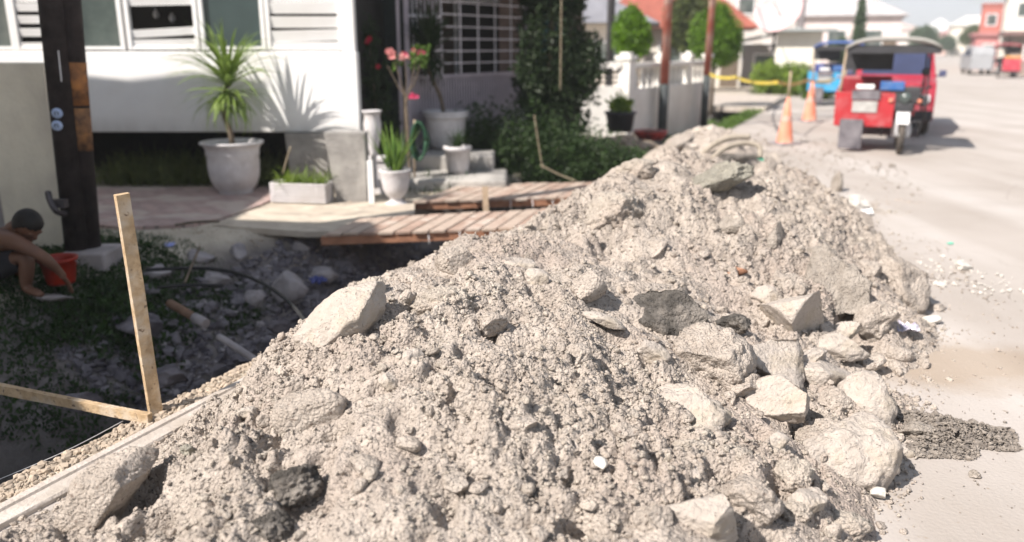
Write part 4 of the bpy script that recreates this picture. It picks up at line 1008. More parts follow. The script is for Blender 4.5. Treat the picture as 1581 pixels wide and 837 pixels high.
# added unseen house; its roof slab is shaped to shade drain and yard
def unproj(x, y, h): k_ = h / math.tan(SUN_EL); return (x - k_ * math.cos(SUN_AZ), y - k_ * math.sin(SUN_AZ))
NH = thing('shade_caster_house', 'added unseen house with a flat slab shaped to shade the yard', 'house', (-10, 3, 0))
Hh = 4.4
gpoly = [(-2.05, 1.0), (-2.0, 3.4), (-1.65, 4.2), (-1.25, 5.4), (-1.2, 6.9), (-1.30, 7.2), (-2.65, 7.42), (-2.70, 9.0), (-2.55, 9.5), (-2.35, 9.68), (-1.86, 9.99), (-2.6, 10.05), (-3.4, 10.0), (-4.2, 10.06), (-8, 10.0), (-12, 10), (-12, 1.0)]
m = MB(NH.location); m.prism([unproj(x, y, Hh) for x, y in gpoly][::-1], Hh, Hh + .1); m.build('shade_slab', M['rough_cement'], NH)
m = MB(NH.location); m.box((-12.0, 2.5, 2.2), (6, 8, 4.4 - .01)); m.build('wall', M['cream_plaster'], NH)

# ------------------------------------------------------------------ utility pole
up_ = thing('utility_pole', 'dark double utility pole with peeling rust and two number badges', 'utility pole', G(130, 400))
off = up_.location
def ext(px0, py0, px1, py1, d, zup=5.5):
    a = W(px1, py1, d); b = W(px0, py0, d); return a, a + (b - a) * ((zup - a.z) / (b.z - a.z))
a, b_ = ext(79, 0, 121, 398, 6.05); m = MB(off); m.tube([a, b_], .088, 14); m.build('dark_pole', M['pole_dark'], up_)
a, b_ = ext(107, 0, 141, 398, 6.12); m = MB(off); m.tube([a, b_], .078, 14); m.build('second_pole', M['pole_dark'], up_)
for q0, q1, mm in ((96, 162, 'rust_patch'), (166, 232, 'pole_rust')):
    m = MB(off); p0 = a.lerp(b_, (W(0, q0, 6.12).z - a.z) / (5.5 - a.z)); p1 = a.lerp(b_, (W(0, q1, 6.12).z - a.z) / (5.5 - a.z)); m.tube([p0, p1], .0795, 14); m.build('peeling_patch', M[mm], up_)
M['enamel'] = mat('enamel', (.42, .52, .72), (.33, .42, .62), scale=30, rough=.4)
for py in (175, 194):
    c_ = W(88, py, 5.955); m = MB(off); rt = Matrix.Rotation(R(90), 3, 'X')
    m.lathe([(.0, -.004), (.036, -.004), (.038, 0), (.036, .004), (0, .004)], c_, 18, rt, sx=1.12)
    bd = m.build('number_badge', M['enamel'], up_)
    m = MB(off)
    for dx in (-.012, .010):
        m.box(c_ + Vector((dx, -.0055, 0)), (.006, .002, .022)); 
    m.box(c_ + Vector((0, -.0055, .011)), (.016, .002, .005))
    m.build('number_mark', M['pole_dark'], bd)
m = MB(off); m.tube(tubepts([W(74, 297, 5.9), W(78, 312, 5.85), W(88, 327, 5.85), W(100, 330, 5.95)]), .022, 8); m.box(W(91, 314, 5.9), (.11, .06, .06)); m.build('bracket', mat('old_iron', (.09, .08, .085), rough=.5, metal=.4), up_)
m = MB(off); m.bar(W(90, 78, 5.95), W(95, 126, 5.955), .008, .004); m.build('painted_stripe', M['white_metal'], up_)
base = G(140, 405); m = MB(base); m.box(base + Vector((.0, .05, .02)), (.34, .34, .16))
tag(m.build('concrete_footing', M['grey_plaster'], loc=base, bevel=.02), 'low grey concrete footing round the base of the utility pole', 'footing')

# ------------------------------------------------------------------ pots
def pot(name, label, c, prof, material=M['pot_white'], soil=None, n=36, group=None):
    t_ = thing(name, label, 'plant pot', c, group=group)
    m = MB(); m.lathe(prof, n=n); m.build('pot', material, t_)
    rs, zs = soil; m = MB(); m.lathe([(0, zs + .01), (rs * .6, zs + .012), (rs, zs)], n=n); m.build('potting_soil', M['pot_soil'], t_)
    return t_
c_ = G(365, 299, .03)
pot('plant_pot', 'big white bowl shaped pot holding the sunlit palm', c_, [(.0, 0), (.17, 0), (.185, .02), (.17, .035), (.23, .10), (.265, .20), (.275, .32), (.272, .42), (.282, .435), (.280, .455), (.285, .50), (.31, .545), (.335, .555), (.335, .575), (.305, .578), (.285, .55), (.27, .50), (0, .5)], soil=(.275, .515))
pl = thing('potted_palm', 'bright spiky palm with a leaning trunk in the big white pot', 'palm', c_ + Vector((0, 0, .51)))
tp = W(352, 130, c_.y - .02) - pl.location
tk = tubepts([Vector((-.0, 0, 0)), W(356, 205, c_.y) - pl.location, W(346, 178, c_.y) - pl.location, W(344, 155, c_.y) - pl.location, tp])
m = MB(); m.tube(tk, [.034 - .012 * i / (len(tk) - 1) for i in range(len(tk))], 9); m.build('trunk', M['bark'], pl)
V1, F1 = rosette(tp, 110, .72, .030, 4, el=(.35, 1.5), droop=(.2, 1.3), spread=.03)
V2, F2 = rosette(tp - Vector((0, 0, .10)), 70, .54, .026, 5, el=(-.5, .6), droop=(.5, 1.5), spread=.03)
V3, F3 = rosette(tp - Vector((-.0, 0, .16)), 36, .36, .024, 6, el=(-1.1, -.1), droop=(.3, .8), spread=.03)
V = np.r_[V1, V2, V3]; F = np.r_[F1, F2 + len(V1), F3 + len(V1) + len(V2)]
link('crown', fast_mesh('crown', V, F, True, [leafmat('palm_leaf', (.26, .36, .09), (.15, .23, .05), scale=4)]), pl)

# slatted planter
pl0 = thing('planter_box', 'slatted grey planter box full of yellow green grass', 'planter', G(468, 312, .03))
k_ = R(-9); m = MB(); 
m.box((0, 0, .03), (.56, .22, .03), rz=k_)
Rm = Matrix.Rotation(k_, 3, 'Z')
for i in range(6):
    z = .03 + i * .034
    for sy in (-1, 1): m.box(Rm @ Vector((0, sy * .115, z)), (.60, .018, .026), rz=k_)
    for sx in (-1, 1): m.box(Rm @ Vector((sx * .30, 0, z)), (.018, .212, .026), rz=k_)
m.build('slat_box', M['pot_white'], pl0, bevel=.002)
m = MB(); m.box((0, 0, .1), (.57, .2, .17), rz=k_); m.build('potting_soil', M['pot_soil'], pl0)
rg = np.random.default_rng(3); sp = []
for i in range(330):
    p = Rm @ Vector((rg.uniform(-.27, .27), rg.uniform(-.09, .09), .185))
    sp.append((p, rg.uniform(0, 6.28), rg.uniform(.5, 1.5), rg.uniform(.08, .26), .007, rg.uniform(.3, 1.8)))
V, F = straps(sp, 4, 3); g_ = link('planted_grass', fast_mesh('planted_grass', V, F, True, [M['leaf_lime']]), loc=pl0.location); tag(g_, 'yellow green grass tuft growing in the slatted planter box', 'grass')
arc([(437, 268, 8.6), (443, 245, 8.62), (449, 226, 8.64)], .008, 'bamboo_cane', 'thin pale cane leaning behind the slatted planter', 'cane', M['bamboo'], 0)

# urn with sword leaves
c_ = G(612, 317, .01)
pot('urn_pot', 'white pedestal urn with bright sword shaped leaves', c_, [(0, 0), (.12, 0), (.125, .02), (.09, .035), (.06, .06), (.062, .08), (.10, .11), (.13, .17), (.145, .26), (.15, .34), (.165, .36), (.165, .375), (.14, .375), (.13, .34), (0, .34)], soil=(.135, .35))
sp = []; rg = np.random.default_rng(8)
for i in range(46):
    a = rg.uniform(0, 6.28); r = rg.uniform(0, .07)
    sp.append(((math.cos(a) * r, math.sin(a) * r, .0), a, rg.uniform(.95, 1.52), rg.uniform(.28, .56), .024, rg.uniform(.0, .45)))
V, F = straps(sp, 6, 9); tag(link('sword_plant', fast_mesh('sword_plant', V, F, True, [leafmat('sword', (.22, .34, .06), (.10, .20, .04), scale=5)]), loc=c_ + Vector((0, 0, .35))), 'upright sword leaved plant in the white pedestal urn', 'plant')
# tall white vase behind
c_ = W(578, 262, 8.75)
pot('tall_vase', 'tall slim white vase behind the cement column', Vector((c_.x, c_.y, .12)), [(0, 0), (.055, 0), (.05, .02), (.03, .12), (.028, .30), (.05, .42), (.085, .56), (.095, .68), (.082, .76), (.09, .80), (.105, .81), (.105, .825), (.08, .825), (.07, .78), (0, .76)], soil=(.075, .775))
c_ = G(584, 306, .0); m = MB(c_); m.box(c_ + Vector((-.02, .25, .19)), (.22, .22, .38)); m.box(c_ + Vector((-.02, .25, .40)), (.26, .26, .04))
tag(m.build('square_pot', M['pot_white'], loc=c_, bevel=.006), 'square white pot half hidden behind the pedestal urn', 'plant pot')
# hexagonal pot and large tub
st = thing('stone_step', 'low mossy stone step under the white pots', 'step', G(640, 290, 0))
m = MB(st.location); m.box(G(680, 290, .06) + Vector((.1, .55, 0)), (1.3, .9, .14)); m.build('step', M['rough_cement'], st, bevel=.03)
m = MB(st.location); m.box(G(690, 262, .2) + Vector((-.1, .75, -.0)), (1.3, .6, .22)); m.build('upper_step', M['rough_cement'], st, bevel=.03)
c_ = Vector((G(707, 268, .13).x, G(707, 268, .13).y, .13))
pot('hexagonal_pot', 'small hexagonal white pot with a wispy green plant', c_, [(0, 0), (.115, 0), (.13, .06), (.155, .28), (.17, .285), (.17, .33), (.15, .33), (.14, .28), (0, .28)], soil=(.14, .30), n=6)
V, F = rosette((0, 0, 0), 50, .28, .012, 15, el=(.3, 1.5), droop=(.2, 1.2), spread=.04)
tag(link('wispy_plant', fast_mesh('wispy_plant', V, F, True, [M['leaf_bush']]), loc=c_ + Vector((0, 0, .31))), 'wispy green plant in the hexagonal pot', 'plant')
c_ = W(689, 226, 10.7); c_.z = .31
pot('plant_tub', 'large round white tub with a tall dark palm by the gate', c_, [(0, 0), (.19, 0), (.22, .05), (.25, .2), (.265, .36), (.27, .40), (.30, .41), (.30, .445), (.285, .45), (.30, .46), (.305, .485), (.28, .485), (.26, .42), (0, .42)], soil=(.27, .44))
pl = thing('potted_palm', 'tall dark palm with a slanting bare trunk in front of the gate', 'palm', c_ + Vector((0, 0, .43)))
tp = W(662, 92, 10.7) - pl.location
m = MB(); m.tube(tubepts([Vector((-.02, 0, 0)), W(680, 150, 10.7) - pl.location, W(666, 118, 10.7) - pl.location, tp]), .026, 8); m.build('trunk', M['bark'], pl)
V1, F1 = rosette(tp + Vector((0, 0, .12)), 120, .60, .03, 24, el=(.6, 1.55), droop=(.1, .8), spread=.06)
V2, F2 = rosette(tp, 90, .42, .028, 25, el=(-.9, .8), droop=(.5, 1.5), spread=.05)
link('crown', fast_mesh('crown', np.r_[V1, V2], np.r_[F1, F2 + len(V1)], True, [M['leaf_dark']]), pl)

# adenium with pink flowers
def flower(m, c, r, rg, ax):
    ax = Vector(ax).normalized(); a = ax.orthogonal().normalized(); b2_ = ax.cross(a)
    ph = rg.uniform(0, 6)
    for k in range(5):
        t0 = ph + k * 1.2566; d = a * math.cos(t0) + b2_ * math.sin(t0); e_ = ax.cross(d)
        m.add([c, c + d * r * .6 + e_ * r * .38 + ax * r * .3, c + d * r + ax * r * .35, c + d * r * .6 - e_ * r * .38 + ax * r * .3], [[0, 1, 2, 3]])
ad_ = thing('desert_rose', 'desert rose shrub with pink and pale blossoms by the gate post', 'shrub', Vector((W(630, 250, 9.4).x, 9.4, .1)))
off = ad_.location; rg = random.Random(4)
m = MB(off); root_ = Vector((W(632, 235, 9.4).x, 9.4, .1)); fork = W(628, 150, 9.4)
for px, py in ((606, 82), (625, 90), (642, 84), (650, 90), (637, 140), (598, 98)):
    m.tube(tubepts([root_, fork + Vector((rg.uniform(-.03, .03), 0, -.1)), W((px + 630) / 2, (py + 150) / 2 + 8, 9.4), W(px, py + 4, 9.4)]), [.012 - .008 * i / 18 for i in range(19)], 6)
m.build('stem', M['bark'], ad_)
for nm, mt, pts in (('pink_blossoms', M['petal_pink'], ((641, 80), (647, 78), (637, 146), (640, 149), (634, 150), (652, 82), (628, 86))), ('pale_blossoms', M['petal_pale'], ((600, 74), (606, 80), (611, 84), (622, 92), (628, 90), (599, 82), (618, 82), (604, 86)))):
    m = MB(off)
    for px, py in pts:
        for q in range(2): flower(m, W(px + rg.uniform(-4, 4), py + rg.uniform(-4, 4), 9.4 - .02 * q), .030, rg, (rg.uniform(-.6, .6), -1, rg.uniform(-.2, .6)))
    m.build(nm, mt, ad_)
Pl = np.array([tuple(W(648 + rg.uniform(-10, 12), 86 + rg.uniform(-14, 14), 9.42 + rg.uniform(-.1, .1)) - off) for _ in range(110)] + [tuple(W(630 + rg.uniform(-22, 8), 94 + rg.uniform(-6, 8), 9.42) - off) for _ in range(30)])
V, F = leaves(Pl, .075, np.random.default_rng(2), .3, 2.6); link('foliage', fast_mesh('foliage', V, F, False, [M['leaf_grass']]), ad_)
# dark shrub in the passage with red flowers
sh = thing('passage_shrub', 'dark straggly shrub with small red flowers beside the white house', 'shrub', Vector((W(580, 200, 9.9).x, 9.9, .2)))
off = sh.location
crown('foliage', sh, [((0, 0, 1.0), (.22, .3, .6)), ((.05, 0, .5), (.26, .3, .4)), ((-.05, 0, 1.5), (.14, .2, .25))], 1500, .07, M['leaf_dark'], 41, shell=.9)
m = MB(); m.tube([(0, 0, -.2), (.02, 0, .6), (-.03, 0, 1.5)], [.02, .014, .006], 6); m.build('stem', M['bark'], sh)
m = MB(off)
for px, py in ((569, 62), (571, 60), (584, 103), (567, 65)): flower(m, W(px, py, 9.6), .035, rg, (0, -1, .2))
m.build('blossoms', M['petal_red'], sh)
# green hose plant
bh = thing('coiled_hose', 'dark green garden hose hanging in loops behind the urn', 'hose', W(645, 265, 9.3))
m = MB(bh.location)
for q in range(4):
    pts = []
    for i in range(25):
        a = 6.283 * i / 24; pts.append(W(646 + 11 * math.cos(a) + q * 1.5, 218 + (30 - q * 3) * math.sin(a), 9.3 + q * .03))
    m.tube(pts, .016, 6)
m.build('hose', mat('hose_green', (.03, .10, .05), (.015, .05, .03), rough=.5), bh)
m = MB(bh.location); m.tube([W(640, 280, 9.4), W(640, 185, 9.4)], .014, 6); m.build('hook_post', M['timber_grey'], bh)

# ------------------------------------------------------------------ gate
ga = thing('iron_gate', 'pale lilac iron gate with bars over a fluted lower panel', 'gate', (-.9, 10.9, 0))
off = ga.location
GA = Vector((W(617, 100, 10.6).x, 10.6, 0)); GB = Vector((W(812, 100, 13.0).x, 13.0, 0)); gd = (GB - GA).normalized(); gl = (GB - GA).length
M['lilac'] = mat('lilac_metal', (.50, .45, .50), (.40, .36, .41), scale=4, rough=.5)
m = MB(off)
for pp, w in ((GA, .035), (GA + gd * .16, .06), (GB, .06)):
    m = MB(off); m.box(pp + Vector((0, 0, 1.35)), (w, .06, 2.7)); m.build('gate_post', M['lilac'], ga)
zr = .035
m = MB(off); a0 = .2
n_ = 46
for i in range(n_):
    p = GA + gd * (a0 + (gl - a0) * (i + .5) / n_)
    m.bar(p + Vector((0, 0, .25)), p + Vector((0, 0, 1.19)), .030, .02, up=gd.cross(Vector((0, 0, 1))))
m.bar(GA + gd * a0 + Vector((0, -.01, .27)), GB + Vector((0, -.01, .27)), .03, .05)
m.bar(GA + gd * a0 + Vector((0, -.01, 1.21)), GB + Vector((0, -.01, 1.21)), .03, .05)
m.build('lower_panel', M['lilac'], ga)
m = MB(off)
for z in (1.38, 1.54, 1.70, 1.86, 2.02, 2.18, 2.34): m.bar(GA + gd * (.85) + Vector((0, 0, z)), GB + Vector((0, 0, z)), .014, .018)
for i in range(6): p = GA + gd * (.85 + (gl - .85) * i / 5); m.bar(p + Vector((0, 0, 1.2)), p + Vector((0, 0, 2.6)), .022, .022)
for i in range(9): p = GA + gd * (.2 + i * .08); m.bar(p + Vector((0, 0, 1.2)), p + Vector((0, 0, 2.6)), .012, .012)
for z in (1.55, 1.98): m.bar(GA + gd * .2 + Vector((0, 0, z)), GA + gd * .85 + Vector((0, 0, z)), .02, .03)
m.build('upper_bars', mat('bar_white', (.80, .76, .80), rough=.5), ga)
# porch building behind the gate
po = thing('porch_house', 'dim porch and teal walled house behind the iron gate', 'house', (-.5, 13, 0))
off = po.location
def pb_(name, x0, x1, y0, y1, z0, z1, material, par=po, off=off):
    m = MB(off); m.box(((x0 + x1) / 2, (y0 + y1) / 2, (z0 + z1) / 2), (x1 - x0, y1 - y0, z1 - z0)); return m.build(name, material, par)
pb_('wall', -2.2, 1.1, 13.2, 13.28, 0, 2.73, mat('porch_wall', (.16, .12, .10), (.09, .07, .06), rough=.8))
pb_('teal_wall', .45, .8, 13.1, 13.18, 0, 2.73, mat('teal', (.05, .16, .19), rough=.7))
pb_('roof', -2.6, 1.0, 10.9, 13.3, 2.74, 2.86, M['rough_cement'])  # unseen roof, its extent shaped so its shadow keeps the porch dim
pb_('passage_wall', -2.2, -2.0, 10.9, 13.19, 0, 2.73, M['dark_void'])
pb_('passage_shade_panel', -2.05, -1.3, 11.5, 11.6, 0, 2.7, mat('passage_shade_panel', (.03, .04, .04), rough=.5))  # near-black panel standing in for the shaded depth of the passage
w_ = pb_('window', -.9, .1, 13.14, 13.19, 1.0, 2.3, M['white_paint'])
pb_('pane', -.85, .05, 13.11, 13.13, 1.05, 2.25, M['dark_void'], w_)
pb_('hanging_cloth', -.2, .25, 13.02, 13.06, 1.2, 2.6, mat('cloth', (.30, .22, .19), (.2, .14, .12), rough=.9))

# ------------------------------------------------------------------ dark tree, bushes and weeds
dt = W(850, 215, 11.6); loc = Vector((dt.x, 11.6, -.1))
tree('dark_tree', 'tall dense dark tree right of the iron gate', 'tree', loc, 1.2, .12, [((0, 0, 1.7), (.50, .45, 1.2)), ((.30, 0, 1.35), (.42, .4, .5)), ((-.25, 0, 1.2), (.3, .3, .5)), ((.1, 0, .7), (.42, .35, .7)), ((0, 0, 2.7), (.55, .45, .7)), ((-.05, 0, .35), (.38, .3, .4)), ((.50, 0, 1.5), (.22, .3, .42))], 16000, .085, M['leaf_dark'], 51)
arc([(865, 140, 11.1), (866, 60, 11.1), (867, -40, 11.1)], .009, 'bare_stem', 'pale bare stem rising in front of the dark tree', 'stem', M['bamboo'], 0)
bushes = [(745, 262, 10.9, .36, 1.15, 'leafy bush beside the hexagonal white pot'), (802, 268, 10.7, .42, 1.2, 'tall leafy bush left of the leaning bamboo cane'),
          (858, 272, 10.6, .42, .95, 'dark leafy bush behind the farther plank bridge'), (918, 276, 10.6, .40, .82, 'low dark bush below the bright white wall'), (975, 272, 10.6, .34, .58, 'lowest creeping bush beside the top of the soil heap')]
for i, (px, py, d, r, h, lb) in enumerate(bushes):
    p = G(px, py, -.15); t_ = thing('leafy_bush', lb, 'bush', Vector((W(px, py, d).x, d, -.25)), group='bushes along the drain')
    crown('foliage', t_, [((0, 0, h * .55), (r, r, h * .5)), ((r * .5, -.1, h * .3), (r * .6, r * .6, h * .45)), ((-r * .5, -.1, h * .35), (r * .6, r * .6, h * .45))], 5200, .055, M['leaf_bush'], 60 + i, shell=.75, rough=.35)
    m = MB(); m.tube([(0, 0, -.1), (.02, .01, h * .7)], [.02, .008], 6); m.tube([(0, 0, 0), (r * .5, 0, h * .5)], [.012, .005], 5); m.build('stem', M['bark'], t_)
arc([(838, 262, 9.85), (831, 220, 9.85), (825, 178, 9.85)], .008, 'bamboo_cane', 'pale bamboo cane leaning upright among the dark bushes', 'cane', M['bamboo'], 0)
arc([(835, 255, 9.75), (860, 268, 9.7), (890, 280, 9.6)], .008, 'bamboo_cane', 'pale bamboo cane lying low above the farther bridge', 'cane', M['bamboo'], 0)
def weeds(name, label, n, fn, ln, wd, material, seed, el=(.6, 1.5)):
    rg = np.random.default_rng(seed); sp = []
    while len(sp) < n:
        p = fn(rg)
        if p is None: continue
        sp.append((p, rg.uniform(0, 6.28), rg.uniform(*el), ln * rg.uniform(.4, 1.2), wd, rg.uniform(.2, 1.6)))
    V, F = straps(sp, 3, seed)
    c = V.mean(0); c[2] = 0
    return tag(link(name, fast_mesh(name, V - c, F, True, [material]), loc=c), label, 'weeds', kind='stuff')
def pt_ground(x0, x1, y0, y1):
    def f(rg):
        x = rg.uniform(x0, x1); y = rg.uniform(y0, y1); return Vector((x, y, float(ground_z(np.array([x]), np.array([y]))[0]) - .005))
    return f
def f1(rg):
    u = rg.uniform(-.9, 2.6); s = rg.uniform(-3.5, -.45 if u < .9 else -1.5); x, y = xy(s, u)
    if fbm(np.array([[x * 1.5, y * 1.5]]), 91, 2)[0] + (.35 - .35 * (s + 2.9)) < 0.0: return None
    return Vector((x, y, float(ground_z(np.array([x]), np.array([y]))[0]) - .005))
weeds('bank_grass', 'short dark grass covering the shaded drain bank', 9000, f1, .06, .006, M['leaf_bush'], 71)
def f1b(rg):
    u = rg.uniform(-.9, 2.3); s = rg.uniform(-3.7, -.5 if u < .8 else -1.55); x, y = xy(s, u)
    return Vector((x, y, float(ground_z(np.array([x]), np.array([y]))[0]) + rg.uniform(0, .03)))
rg = np.random.default_rng(72); P = []
while len(P) < 24000:
    p = f1b(rg)
    if vnoise(np.array([[p.x * 2.2, p.y * 2.2]]), 93)[0] > -.6: P.append(tuple(p))
P = np.array(P); V, F = leaves(P, .035, rg, .8, 1.7); c = P.mean(0); c[2] = 0
tag(link('bank_weeds', fast_mesh('bank_weeds', V - c, F, False, [M['leaf_bush']]), loc=c), 'low leafy weeds on the shaded drain bank', 'weeds', kind='stuff')
weeds('pole_weeds', 'weeds round the footing of the utility pole', 900, pt_ground(-3.35, -2.55, 5.1, 5.95), .10, .008, M['leaf_bush'], 73)
P = np.array([(x_, y_, float(ground_z(np.array([x_]), np.array([y_]))[0]) + rg.uniform(0, .16) * max(0, 1 - abs(x_ + 2.75) * 2.4)) for x_, y_ in zip(rg.uniform(-3.1, -2.3, 1300), rg.uniform(5.0, 5.8, 1300))]); V, F = leaves(P, .05, rg, .5, 1.7); c = P.mean(0); c[2] = 0
tag(link('pole_weeds', fast_mesh('pole_weeds', V - c, F, False, [M['leaf_bush']]), loc=c), 'leafy weeds beside the utility pole and stake', 'weeds', kind='stuff')
def f2(rg):
    x = rg.uniform(-4.9, -2.2); y = rg.uniform(9.35, 10.3); return Vector((x, y, .03))
weeds('underhouse_grass', 'tall dim grass growing under the white house', 3200, f2, .42, .011, leafmat('leaf_weed', (.24, .27, .11), (.14, .17, .07)), 74)
weeds('yard_weeds', 'small weeds among the pots', 500, pt_ground(-1.4, -.2, 8.9, 10.2), .12, .01, M['leaf_bush'], 75)
def f3(rg):
    s = rg.uniform(-1.1, .1); u = rg.uniform(13.5, 19); x, y = xy(s, u); return Vector((x, y, float(ground_z(np.array([x]), np.array([y]))[0])))
weeds('far_grass', 'sunny green grass in the far part of the drain', 5000, f3, .16, .02, M['leaf_grass'], 76)
def f4(rg):
    s = rg.uniform(-2.2, -.4); u = rg.uniform(5.6, 9.5); x, y = xy(s, u); return Vector((x, y, float(ground_z(np.array([x]), np.array([y]))[0])))
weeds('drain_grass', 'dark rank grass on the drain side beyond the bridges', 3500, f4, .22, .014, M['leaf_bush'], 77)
# ------------------------------------------------------------------ person crouching at the bucket
def skin_mesh(name, chains, root, sub=2):
    """chains: lists of (point, radius); shared first points join to existing vertices"""
    vs = []; rs = []; es = []
    def vid(p, r):
        for i, q in enumerate(vs):
            if (q - p).length < 1e-4: return i
        vs.append(p.copy()); rs.append(r); return len(vs) - 1
    for ch in chains:
        prev = None
        for p, r in ch:
            i = vid(Vector(p), r)
            if prev is not None and prev != i: es.append((prev, i))
            prev = i
    me = bpy.data.meshes.new(name); me.from_pydata([tuple(v) for v in vs], es, []); me.update()
    o = bpy.data.objects.new(name, me); COL.objects.link(o)
    md = o.modifiers.new('skin', 'SKIN'); md.use_smooth_shade = True; md.branch_smoothing = .4
    for i, d in enumerate(me.skin_vertices[0].data):
        rr = rs[i]; d.radius = (rr, rr) if not isinstance(rr, tuple) else rr
        d.use_root = (i == root)
    sb = o.modifiers.new('sub', 'SUBSURF'); sb.levels = sub; sb.render_levels = sub
    dg = bpy.context.evaluated_depsgraph_get()
    ev = o.evaluated_get(dg); m2 = bpy.data.meshes.new_from_object(ev)
    V = np.array([v.co[:] for v in m2.vertices]); F = [list(p.vertices) for p in m2.polygons]
    bpy.data.objects.remove(o); bpy.data.meshes.remove(me); bpy.data.meshes.remove(m2)
    return V, F
def join(parts):
    V = []; F = []; b = 0
    for v, f in parts:
        V += [tuple(q) for q in v]; F += [[i + b for i in q] for q in f]; b += len(v)
    return V, F
M['skin'] = mat('skin', (.16, .08, .05), (.12, .06, .04), scale=6, rough=.5, spec=.35)
M['hair'] = mat('hair', (.016, .012, .011), (.008, .007, .006), scale=60, rough=.55, bump=.4, bscale=120)
M['cloth_black'] = mat('cloth_black', (.035, .033, .038), (.02, .02, .023), scale=12, rough=.95, bump=.4, bscale=30)
PO = G(20, 456, .0)
D = PO.y + .10
person = thing('person', 'bare shouldered person in dark shorts squatting over the red bucket', 'person', PO)
def pj(px, py, d): return W(px, py, d) - PO
hip = pj(-58, 424, D + .12); sp1 = pj(-52, 392, D + .10); chest = pj(-20, 368, D + .06); neck = pj(12, 358, D + .02)
shR = pj(22, 372, D - .12); shL = pj(8, 364, D + .22)
h1 = pj(28, 352, D + .0); h2 = pj(41, 345, D - .01)
elR = pj(66, 396, D - .16); wrR = pj(91, 418, D - .10)
elL = pj(58, 398, D + .24); wrL = pj(84, 414, D + .18)
kR = pj(42, 394, D - .08); anR = pj(40, 446, D - .08); toR = pj(66, 456, D - .13)
kL = pj(24, 396, D + .30); anL = pj(32, 440, D + .28); toL = pj(56, 448, D + .24)
hpR = pj(-52, 428, D + .02); hpL = pj(-56, 424, D + .24)
palm = wrR + (wrR - elR).normalized() * .05 + Vector((0, 0, -.02))
body = skin_mesh('body', [
    [(hip, .125), (sp1, .12), (chest, .135), (neck, .062), (h1, .07), (h2, .088), (h2 + Vector((.035, -.0, -.055)), .06)],
    [(chest, .135), (shR, .062), (shR.lerp(elR, .5), .046), (elR, .038), (elR.lerp(wrR, .35), .040), (wrR, .026), (palm, (.034, .018))],
    [(chest, .135), (shL, .062), (shL.lerp(elL, .5), .046), (elL, .038), (elL.lerp(wrL, .35), .040), (wrL, .026), (wrL + Vector((.04, -.01, -.03)), (.034, .018))],
    [(hip, .125), (hpR, .10), (hpR.lerp(kR, .5), .085), (kR, .058), (kR.lerp(anR, .35), .055), (anR, .036), (toR, (.035, .022))],
    [(hip, .125), (hpL, .10), (hpL.lerp(kL, .5), .085), (kL, .058), (kL.lerp(anL, .35), .055), (anL, .036), (toL, (.035, .022))]], 0)
parts = [body]
fd = (palm - wrR).normalized(); sd = fd.cross(Vector((0, 0, 1))).normalized()
def fingers(palm, fd, sd):
    res = []
    for k, (o_, l_) in enumerate(((-.026, .062), (-.009, .075), (.009, .070), (.026, .055))):
        a = palm + sd * o_; dn = Vector((0, 0, -1))
        res.append(skin_mesh('f', [[(a - fd * .01, .010), (a + fd * .03 + dn * .004, .009), (a + fd * (.03 + l_ * .4) + dn * .022, .0082), (a + fd * (.03 + l_ * .6) + dn * .045, .0072)]], 0, 1))
    a = palm - sd * .030 - fd * .02
    res.append(skin_mesh('f', [[(a + sd * .01, .012), (a - sd * .018 + fd * .022, .0105), (a - sd * .022 + fd * .05 - Vector((0, 0, .012)), .0085)]], 0, 1))
    return res
parts += fingers(palm, fd, sd)
pl2 = wrL + Vector((.04, -.01, -.03)); parts += fingers(pl2, (pl2 - wrL).normalized(), (pl2 - wrL).cross(Vector((0, 0, 1))).normalized())
# face: nose, ear, eye sockets, mouth as small forms grown into the head
def blob(c, r, rot=(0, 0, 0)):
    V0, F0 = ico(2); v = V0 * np.array(r); v = v + np.array(tuple(c)); return v, F0.tolist()
fdir = Vector((.62, -.35, -.70)).normalized(); rt_ = fdir.cross(Vector((0, 0, 1))).normalized(); upf = rt_.cross(fdir)
hc = h2 + Vector((.006, 0, -.012))
def orient(v):      # local x right, y up, z forward
    Q = np.array([tuple(rt_), tuple(upf), tuple(fdir)]); return v @ Q
def fb(c, r, sub=2):
    V0, F0 = ico(sub); v = V0 * np.array(r) + np.array(c); return orient(v) + np.array(tuple(hc)), F0.tolist()
V0, F0 = ico(4); v = V0 * np.array((.076, .108, .094)); v[:, 0] *= 1 - .18 * np.clip(-v[:, 1] / .108, 0, 1); 
parts.append((orient(v) + np.array(tuple(hc)), F0.tolist()))
parts += [fb((0, -.012, .096), (.014, .020, .018)), fb((0, -.052, .082), (.024, .008, .012)), fb((0, -.085, .066), (.026, .02, .02)), fb((.078, -.008, 0), (.010, .030, .018)), fb((-.078, -.008, 0), (.010, .030, .018)), fb((.030, .020, .084), (.020, .006, .01)), fb((-.030, .020, .084), (.020, .006, .01))]
V, F = join(parts)
me = bpy.data.meshes.new('body'); me.from_pydata(V, [], F); me.materials.append(M['skin'])
for p in me.polygons: p.use_smooth = True
link('body', me, person)
for s_ in (-1, 1):
    v, f = fb((s_ * .030, .008, .084), (.011, .006, .006)); link('eye', fast_mesh('eye', v, f, True, [M['hair']]), person)
V0, F0 = ico(5); v = V0.copy(); line = -.5 + .95 * sstep(-.35, .55, v[:, 2]) + .05 * vnoise(v * 8, 3)
keep = v[:, 1] > line
hv = v * np.array((.085, .116, .104)) * (1 + .012 * vnoise(v * 25, 4))[:, None]
fk = [f for f in F0.tolist() if keep[f].all()]
o = link('hair', fast_mesh('hair', orient(hv) + np.array(tuple(hc)), fk, True, [M['hair']]), person); sd_ = o.modifiers.new('t', 'SOLIDIFY'); sd_.thickness = .004
